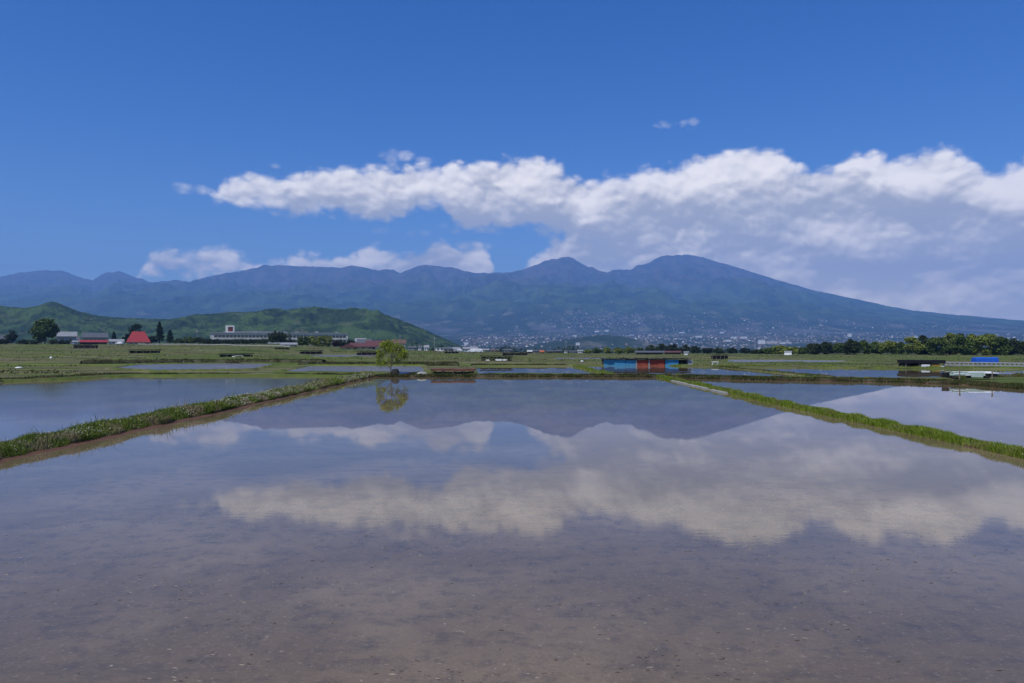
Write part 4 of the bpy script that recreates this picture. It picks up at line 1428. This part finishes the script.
# ------------------------------------------------------------------ blue and red shed at the water
def shed():
    Y = 111.6; k = Y / F
    x = lambda px: (px - 512) * k
    z = .2
    root = empty("shed", (x(648), Y, z), "long low shed of blue and rust-red metal sheets at the water's edge", "shed")
    ox = x(648)
    H = (366.3 - 360.2) * k + .02
    D = 2.4
    MB().box(x(603.6) - ox, x(679) - ox, .12, D, -.2, H - .05).build('frame', DARKW, root)
    def panel(a, b_, m, nm='wall_panel', dz=0, dy=0):
        MB().box(x(a) - ox + .02, x(b_) - ox - .02, -.02 - dy, .10, -.12, H + dz).build(nm, m, root)
    panel(603.8, 614.6, BLUE, dz=-.02); panel(614.6, 625.3, BLUE, dz=-.05, dy=.03); panel(625.3, 635.6, BLUE, dz=-.09)
    panel(637.4, 648.2, RED, dz=-.13); panel(650.0, 657, RED, dz=-.10, dy=.02); panel(657, 664.6, RED, dz=-.08)
    panel(665.2, 678.6, BLUE, dz=-.07, dy=.02)
    for a in (636.4, 649.1):
        MB().box(x(a) - ox - .10, x(a) - ox + .10, -.07, .08, -.12, H - .05).build('post', PALE, root)
    # open bay at the right
    MB().box(x(679.4) - ox, x(688) - ox, 1.2, D, -.2, H - .1).build('back_wall', DARKW, root)
    MB().box(x(688) - ox, x(692.6) - ox, -.02, D, -.2, H - .1).build('end_wall', GREY, root)
    MB().box(x(681.5) - ox, x(687) - ox, .2, .6, -.1, .25).build('plank', PALE, root)
    r = MB(); rr = random.Random(3); a = 602.4
    while a < 690:
        b_ = min(a + rr.uniform(3, 7), 690.5); dz = rr.uniform(-.05, .05)
        r.box(x(a) - ox, x(b_) - ox - .006, -.35 + rr.uniform(-.08, .05), D + .3, H + .02 + dz, H + .09 + dz + rr.uniform(0, .06)); a = b_
    r.build('roof', BLACK, root)


shed()

# concrete landing below the shed and slab line on the right bank
o = MB()
rr = random.Random(8)
for i in range(18):
    if i in (4, 11): continue
    o.box(-.05 + rr.uniform(-.05, .05), .27, i * .98, i * .98 + .93, -.1, .03 + rr.uniform(-.01, .01))
o = o.build("concrete_slab_path", CONC); o.location = (13.66, 47.6, .05); o.rotation_euler = (0, 0, math.radians(-1.2)); tag(o, "row of pale concrete slabs on the far end of the right paddy bank", "slabs")

# white folding table right of the shed
def table():
    Y = 112.5; k = Y / F; xx = (715 - 512) * k
    root = empty("folding_table", (xx, Y, .22), "small white folding table at the water right of the shed", "table")
    MB().box(-.48, .48, -.25, .25, .48, .56).build('tabletop', PLASW, root)
    for a in (-.4, .4):
        for b_ in (-.18, .18):
            MB().tube((a * 1.1, b_, -.1), (a * .8, b_, .48), .035).build('leg', PLASW, root)


table()


def tarp_heap(x, y, z, w, d, h, m, name, label, cat, seed=0):
    n, k = 15, 9
    U = np.linspace(-1, 1, n); Vv = np.linspace(-1, 1, k); uu, vv = np.meshgrid(U, Vv)
    prof = np.clip(1 - np.abs(uu) ** 3.5, 0, 1) ** .6 * np.clip(1 - np.abs(vv) ** 3, 0, 1) ** .6
    Z = prof * h * (.72 + .5 * fbm(uu * 2.2 + 5, vv * 2.2, seed, 3))
    o = mesh_np(name, np.stack([uu * w / 2, vv * d / 2, Z - .05], -1).reshape(-1, 3), grid_faces(k, n), m=m)
    o.location = (x, y, z); return tag(o, label, cat)


tarp_heap(-11.0, 75.9, .2, 1.4, .9, .30, paint("navy_tarpaulin", (0.02, 0.06, 0.20), amount=.4, scale=3), "blue_tarpaulin", "crumpled blue tarpaulin heap at the foot of the young tree", "tarpaulin", 3)
tarp_heap(-11.95, 75.9, .24, .9, .8, .55, BLACK, "black_sheet", "dark bundled sheet beside the blue tarpaulin under the young tree", "sheet", 5)
tarp_heap(-9.2, 75.7, .26, 1.1, .7, .26, CONC, "rubble_heap", "low grey heap left of the rusty-roofed rack", "heap", 8)


# right-hand rack with yellow board and white tank
def right_rack():
    Y = 98.6; k = Y / F
    x = lambda px: (px - 512) * k
    z = .25; ox = x(925)
    root = empty("sheeted_rack", (ox, Y, z), "black-roofed rack with a yellow board and white tank at the right water's edge", "rack")
    H = (368.5 - 361) * k
    r = MB(); rr = random.Random(5); a = 905.0
    while a < 945:
        b_ = min(a + rr.uniform(3, 6), 945); dz = rr.uniform(-.04, .04)
        r.box(x(a) - ox, x(b_) - ox - .005, -.2, 2.0, H - .42 + dz, H + dz); a = b_
    r.build('roof', BLACK, root)
    MB().box(x(906) - ox, x(944) - ox, 1.2, 1.9, -.1, H - .43).build('stacked_trays', BLACK, root)
    MB().box(x(906) - ox, x(912) - ox, .1, 1.19, -.1, H - .43).build('side_stack', BLACK, root)
    for p_ in (906, 919, 930.4, 944):
        MB().box(x(p_) - ox - .05, x(p_) - ox + .05, -.05, .05, -.2, H - .43).build('post', WOOD, root)
    t = MB()
    t.box(x(921) - ox, x(929) - ox, -.25, .5, -.05, .42).build('tank', PLASW, root)
    MB().box(x(931.5) - ox, x(940) - ox, -.08, 0, -.15, H - .5).build('board', YEL, root)
    MB().box(x(940.4) - ox, x(943.4) - ox, -.1, .4, -.1, .22).build('box', PLASW, root)


right_rack()

# railing at the right edge
def railing():
    pts = []
    for i in range(25):
        px = 945.5 + 4.6 * i; Y = 106.5 - .42 * i
        xx = (px - 512) / F * Y
        pts.append((xx, Y, .28))
    x0, y0, z0 = pts[0]
    root = empty("railing", pts[0], "pale grey horizontal railing with many posts at the right edge", "railing")
    for zz, m_ in ((.52, STEEL), (.12, STEEL)):
        b = MB()
        for p, q in zip(pts[:-1], pts[1:]):
            b.tube((p[0] - x0, p[1] - y0, zz), (q[0] - x0, q[1] - y0, zz), .075, n=6)
        b.build('rail', GREY, root)
    for p in pts:
        MB().box(p[0] - x0 - .09, p[0] - x0 + .09, p[1] - y0 - .06, p[1] - y0 + .06, -.4, .5).build('post', GREY, root)


railing()
def blue_stack():
    Y = 136.0; x = (987.5 - 512) / F * Y
    b = MB(); rr = random.Random(2); n = 12; w = 4.2
    prof = []
    for i in range(n + 1):
        xx = -w / 2 + w * i / n; h = .98 + rr.uniform(-.05, .05) - (.1 if i in (0, n) else 0)
        prof.append([(xx, -.05 + rr.uniform(-.04, .04), -.1), (xx, .05, h - .12), (xx, .2, h), (xx, 1.4, h + rr.uniform(-.03, .03)), (xx, 1.6, -.1)])
    V = [p for r_ in prof for p in r_]
    Fc = [(i * 5 + j, (i + 1) * 5 + j, (i + 1) * 5 + j + 1, i * 5 + j + 1) for i in range(n) for j in range(4)] + [(4, 3, 2, 1, 0), tuple(n * 5 + j for j in range(5))]
    o = b.poly(V, Fc).build("covered_stack", BLUET); o.location = (x, Y, .1)
    tag(o, "long box-shaped stack under a blue tarpaulin behind the railing at the right", "stack")


blue_stack()


# pale pipes and boards on the right bank
def pipe_pile():
    Y = 64.0; k = Y / F
    x = (972 - 512) * k; z = .42
    root = empty("pipe_pile", (x, Y, z), "pile of pale plastic pipes and panels lying on the right far bank", "pile")
    rr = random.Random(4)
    for i in range(9):
        a = rr.uniform(-2.0, -1.6) + (0 if i % 3 else 1.2); L = rr.uniform(2.0, 3.4)
        zz = .16 + .12 * (i // 3); yy = -.25 + .16 * (i % 3)
        MB().tube((a, yy, zz), (min(a + L, 2.0), yy + rr.uniform(-.05, .05), zz + rr.uniform(-.02, .02)), .062, n=8).build('pipe', PLASG if i % 2 else PLASW, root)
    MB().box(-.3, .7, -.45, -.38, -.02, .34).build('panel', PLASG, root)
    MB().box(.9, 2.0, -.5, .3, .30, .36).build('panel', PLASW, root)
    for a in (-1.7, -.2, 1.2):
        MB().box(a - .06, a + .06, -.4, .35, -.12, .095).build('bearer', DARKW, root)
    MB().box(.95, 1.95, -.4, .25, -.02, .28).build('crate', DARKW, root)


pipe_pile()
for i, (px, Y, h, lb) in enumerate(((945.5, 64, .35, "dark round tub at the left end of the pale pipes"),)):
    b = MB().tube((0, 0, -.05), (0, 0, h), .26, .3, n=14).build("tub", BLACK); b.location = ((px - 512) / F * Y, Y, .42); tag(b, lb, "tub")
for px, Y, lb in ((959.5, 62.6, "dark wooden stake left of two by the pale pipes"), (992, 61.2, "dark wooden stake right of two by the pale pipes")):
    b = MB().tube((0, 0, -.2), (0.02, 0, .72), .05, .045, n=6)
    b.tube((0.02, 0, .62), (.02, 0, .76), .085, .08, n=6)
    b = b.build("stake", WOOD); b.location = ((px - 512) / F * Y, Y, .33); tag(b, lb, "stake", "stakes by the pale pipes")


# utility poles
def pole(px, Y, h, label):
    x = (px - 512) / F * Y; z = gz(x, Y)
    root = empty("utility_pole", (x, Y, z), label, "utility pole")
    MB().tube((0, 0, -.5), (0, 0, h), .15, .1, n=7).build('pole', CONC, root)
    MB().box(-.9, .9, -.06, .06, h - .9, h - .76).build('crossarm', STEEL, root)


pole(400, 470, 9.5, "thin concrete utility pole right of the young tree's crown")
pole(434.5, 480, 9.0, "thin concrete utility pole left of the flat white workshop")
pole(197, 470, 9.0, "thin utility pole among bushes left of the school")
pole(566, 440, 7.5, "thin utility pole beside the small white cube-shaped house")

# ------------------------------------------------------------------ far town on the plain
def house_block(x, y, z, w, d, h, a, V, Q):
    c, s_ = math.cos(a), math.sin(a); b = len(V)
    for zz in (-4, h):
        for (u, v) in ((-w, -d), (w, -d), (w, d), (-w, d)):
            V.append((x + (u * c - v * s_) / 2, y + (u * s_ + v * c) / 2, z + zz))
    r = min(w, d) * .22
    V.append((x - w * c / 2, y - w * s_ / 2, z + h + r)); V.append((x + w * c / 2, y + w * s_ / 2, z + h + r))
    Q += [(b, b + 1, b + 5, b + 4), (b + 1, b + 2, b + 6, b + 5), (b + 2, b + 3, b + 7, b + 6), (b + 3, b, b + 4, b + 7), (b + 4, b + 5, b + 9, b + 8), (b + 6, b + 7, b + 8, b + 9)]
    return [(b + 5, b + 6, b + 9), (b + 7, b + 4, b + 8)]


def town_f(N, b):
    r = N.n('ShaderNodeNewGeometry').outputs['Random Per Island']
    nd = N.n('ShaderNodeValToRGB'); N.link(r, nd.inputs[0])
    cr = nd.color_ramp; cr.interpolation = 'CONSTANT'
    for e in (.0,): cr.elements[0].color = (0.10, 0.095, 0.095, 1)
    cr.elements[1].position = .30; cr.elements[1].color = (0.19, 0.18, 0.175, 1)
    for p_, c_ in ((.52, (0.07, 0.068, 0.075)), (.72, (0.34, 0.33, 0.32)), (.84, (0.20, 0.13, 0.11)), (.97, (0.6, 0.6, 0.58))):
        e = cr.elements.new(p_); e.color = (*c_, 1)
    N.link(nd.outputs[0], b.inputs['Base Color'])


TOWN = mat("town_walls", town_f, rough=.8)


def far_z(x, y):
    X, Y = np.array([x]), np.array([y])
    z = ground_base(X, Y) + (fbm(X / 500, Y / 700, 91, 4) - .5) * 26 * sstep(Y, 1800, 3500)
    z = z + 46 * np.exp(-((X - 470) / 210) ** 2 - ((Y - 3500) / 260) ** 2) + 26 * np.exp(-((X - 250) / 200) ** 2 - ((Y - 3300) / 260) ** 2)
    return float(z[0])


def town():
    rng = np.random.default_rng(9)
    V, Q, T_ = [], [], []
    cl = [(495, 5200, 40, 700), (470, 4300, 30, 500), (605, 8500, 22, 300), (625, 7700, 36, 450), (600, 7900, 26, 350), (680, 6900, 70, 1000), (740, 7400, 60, 900), (880, 7600, 90, 700), (730, 4800, 60, 900), (820, 5600, 80, 900),
          (900, 5600, 90, 900), (980, 5400, 80, 800), (560, 5000, 60, 800), (650, 4300, 70, 700), (790, 4200, 60, 600)]
    for k in range(3600):
        c = cl[rng.integers(len(cl))] if rng.random() < .85 else (rng.uniform(440, 1060), 5200, 60, 1500)
        px = rng.normal(c[0], c[2]); Y = rng.normal(c[1], c[3])
        if not (2700 < Y < 9600) or px < 462 - (Y - 2700) * .0: continue
        x = (px - 512) / F * Y
        z = far_z(x, Y)
        if Y > 6700:
            i_, j_ = int(np.searchsorted(MGRID[1], Y)), int(np.searchsorted(MGRID[0], px))
            z = float(MGRID[2][min(i_, MGRID[2].shape[0] - 1), min(j_, MGRID[2].shape[1] - 1)]) + 2
        T_ += house_block(x, Y, z, rng.uniform(6, 14), rng.uniform(6, 10), rng.uniform(3, 6), rng.uniform(0, 3.1), V, Q)
    tag(mesh_np("distant_town", V, Q, T_, m=TOWN), "dense far-off town spread over the plain below the mountain", kind='stuff')
    big = [(495, 5400, 26, 9, "pale block in the far town above the white-topped hut"), (466, 4200, 22, 12, "pale block in the far town beside the hill's tip"), (597, 7000, 40, 12, "pale long block high in the far town left of centre"),
           (607, 7050, 34, 14, "second pale long block high in the far town left of centre"), (632, 6000, 30, 9, "pale block in the far town above the shed's left end"), (650, 6100, 30, 10, "pale block in the far town above the shed's middle"),
           (682, 6900, 52, 9, "long white hall in the far town above the shed's right end"), (699, 5600, 48, 11, "white hall in the far town between shed and white table"), (722, 7000, 34, 14, "pale block in the far town right of the shed"),
           (734, 5200, 40, 14, "white block in the far town, left of a close pair"), (744, 5200, 44, 14, "white block in the far town, right of a close pair"), (728, 4600, 40, 10, "white low hall below the close white pair in the far town"),
           (762, 4100, 34, 22, "white tower block at the left end of the big pale complex"), (772, 4120, 62, 15, "pinkish central hall of the big pale complex in the far town"), (786, 4150, 60, 10, "low right wing hall of the big pale complex in the far town"),
           (850, 5600, 24, 24, "white tower in the far town above the wood's left part"), (914, 5400, 60, 10, "long white hall in the far town above the wood"), (578, 3100, 16, 9, "pale house on the low ridge left of the tree belt"),
           (575, 5600, 26, 9, "pale block in the far town above the small white cube-shaped house"), (1015, 4600, 50, 12, "long white hall in the far town near the right edge")]
    for px, Y, w, h, lb in big:
        x = (px - 512) / F * Y; z = far_z(x, Y)
        root = empty("town_hall" if False else "town_building", (x, Y, z), lb, "building", "large pale buildings of the far town")
        MB().box(-w / 2, w / 2, 0, 18, -8, h).build('wall', CREAM if 'pinkish' in lb else WHITE, root)
        MB().gable(-w / 2, w / 2, 0, 18, h + .01, h + 3, .6, .4).build('roof', PALE, root)


town()

# ------------------------------------------------------------------ rough growth on the fields and clods in the near water
def field_tufts():
    rng = np.random.default_rng(31)
    n = 42000
    Y = 76.5 + (rng.random(n) ** 1.6) * 330; px = rng.uniform(-70, 1095, n)
    X = (px - 512) / F * Y
    wt_ = fbm(X / 40, Y / 9, 5, 3)
    keep = rng.random(n) < sstep(wt_, .35, .65) * .9 + .06
    for lev, poly in WATERS.values():
        keep &= ~(inpoly(X, Y, poly) | (polydist(X, Y, poly) < (5 if lev > .2 else .4)))
    X, Y = X[keep], Y[keep]
    Z = carve(X, Y, ground_z(X, Y))
    h = rng.uniform(.05, .17, len(X)) * (.6 + Y / 300)
    vv, q, t = blades(X, Y, Z, h, h * 1.5, rng, .9)
    tag(mesh_np("grass", vv, q, t, m=M['grass_far'], attr={'kind': np.zeros(len(vv))}), "rough grass scattered over the dry terraces", kind='stuff')


field_tufts()


def clods():
    rng = np.random.default_rng(41)
    n = 4200
    Y = 4.5 + rng.random(n) ** 1.8 * 7.5; X = rng.uniform(-.78, .78, n) * (Y + 1)
    cl = fbm(X * .9, Y * .9, 15, 3)
    keep = (rng.random(n) < sstep(cl, .45, .62) + .05) & (np.abs(X) < 12.8)
    X, Y = X[keep], Y[keep]; n = len(X)
    o_ = np.array([(1, 0, 0), (.4, .9, 0), (-.6, .7, 0), (-1, -.1, 0), (-.3, -.9, 0), (.7, -.7, 0), (0, 0, 1)], float)
    r = rng.uniform(.005, .015, n)
    V = o_[None] * np.stack([r * rng.uniform(.8, 2.6, n), r * .8, r * rng.uniform(.12, .5, n)], -1)[:, None, :] * rng.uniform(.7, 1.25, (n, 7, 1))
    a = rng.normal(0, .35, n); c, s_ = np.cos(a)[:, None], np.sin(a)[:, None]
    x = V[..., 0] * c - V[..., 1] * s_; y = V[..., 0] * s_ + V[..., 1] * c
    V = np.stack([x + X[:, None], y + Y[:, None], V[..., 2] + .001], -1)
    t = np.array([(i, (i + 1) % 6, 6) for i in range(6)])
    T_ = (np.arange(n)[:, None, None] * 7 + t[None]).reshape(-1, 3)
    def f(N, b):
        rr_ = N.n('ShaderNodeNewGeometry').outputs['Random Per Island']
        N.link(N.mix(N.smooth(rr_, .3, 1.0), (0.05, 0.04, 0.03), (0.32, 0.27, 0.21)), b.inputs['Base Color'])
    tag(mesh_np("mud_clods", V.reshape(-1, 3), None, T_, m=mat("clod", f, rough=.8)), "pale bits of mud and straw breaking the near water", kind='stuff')


clods()
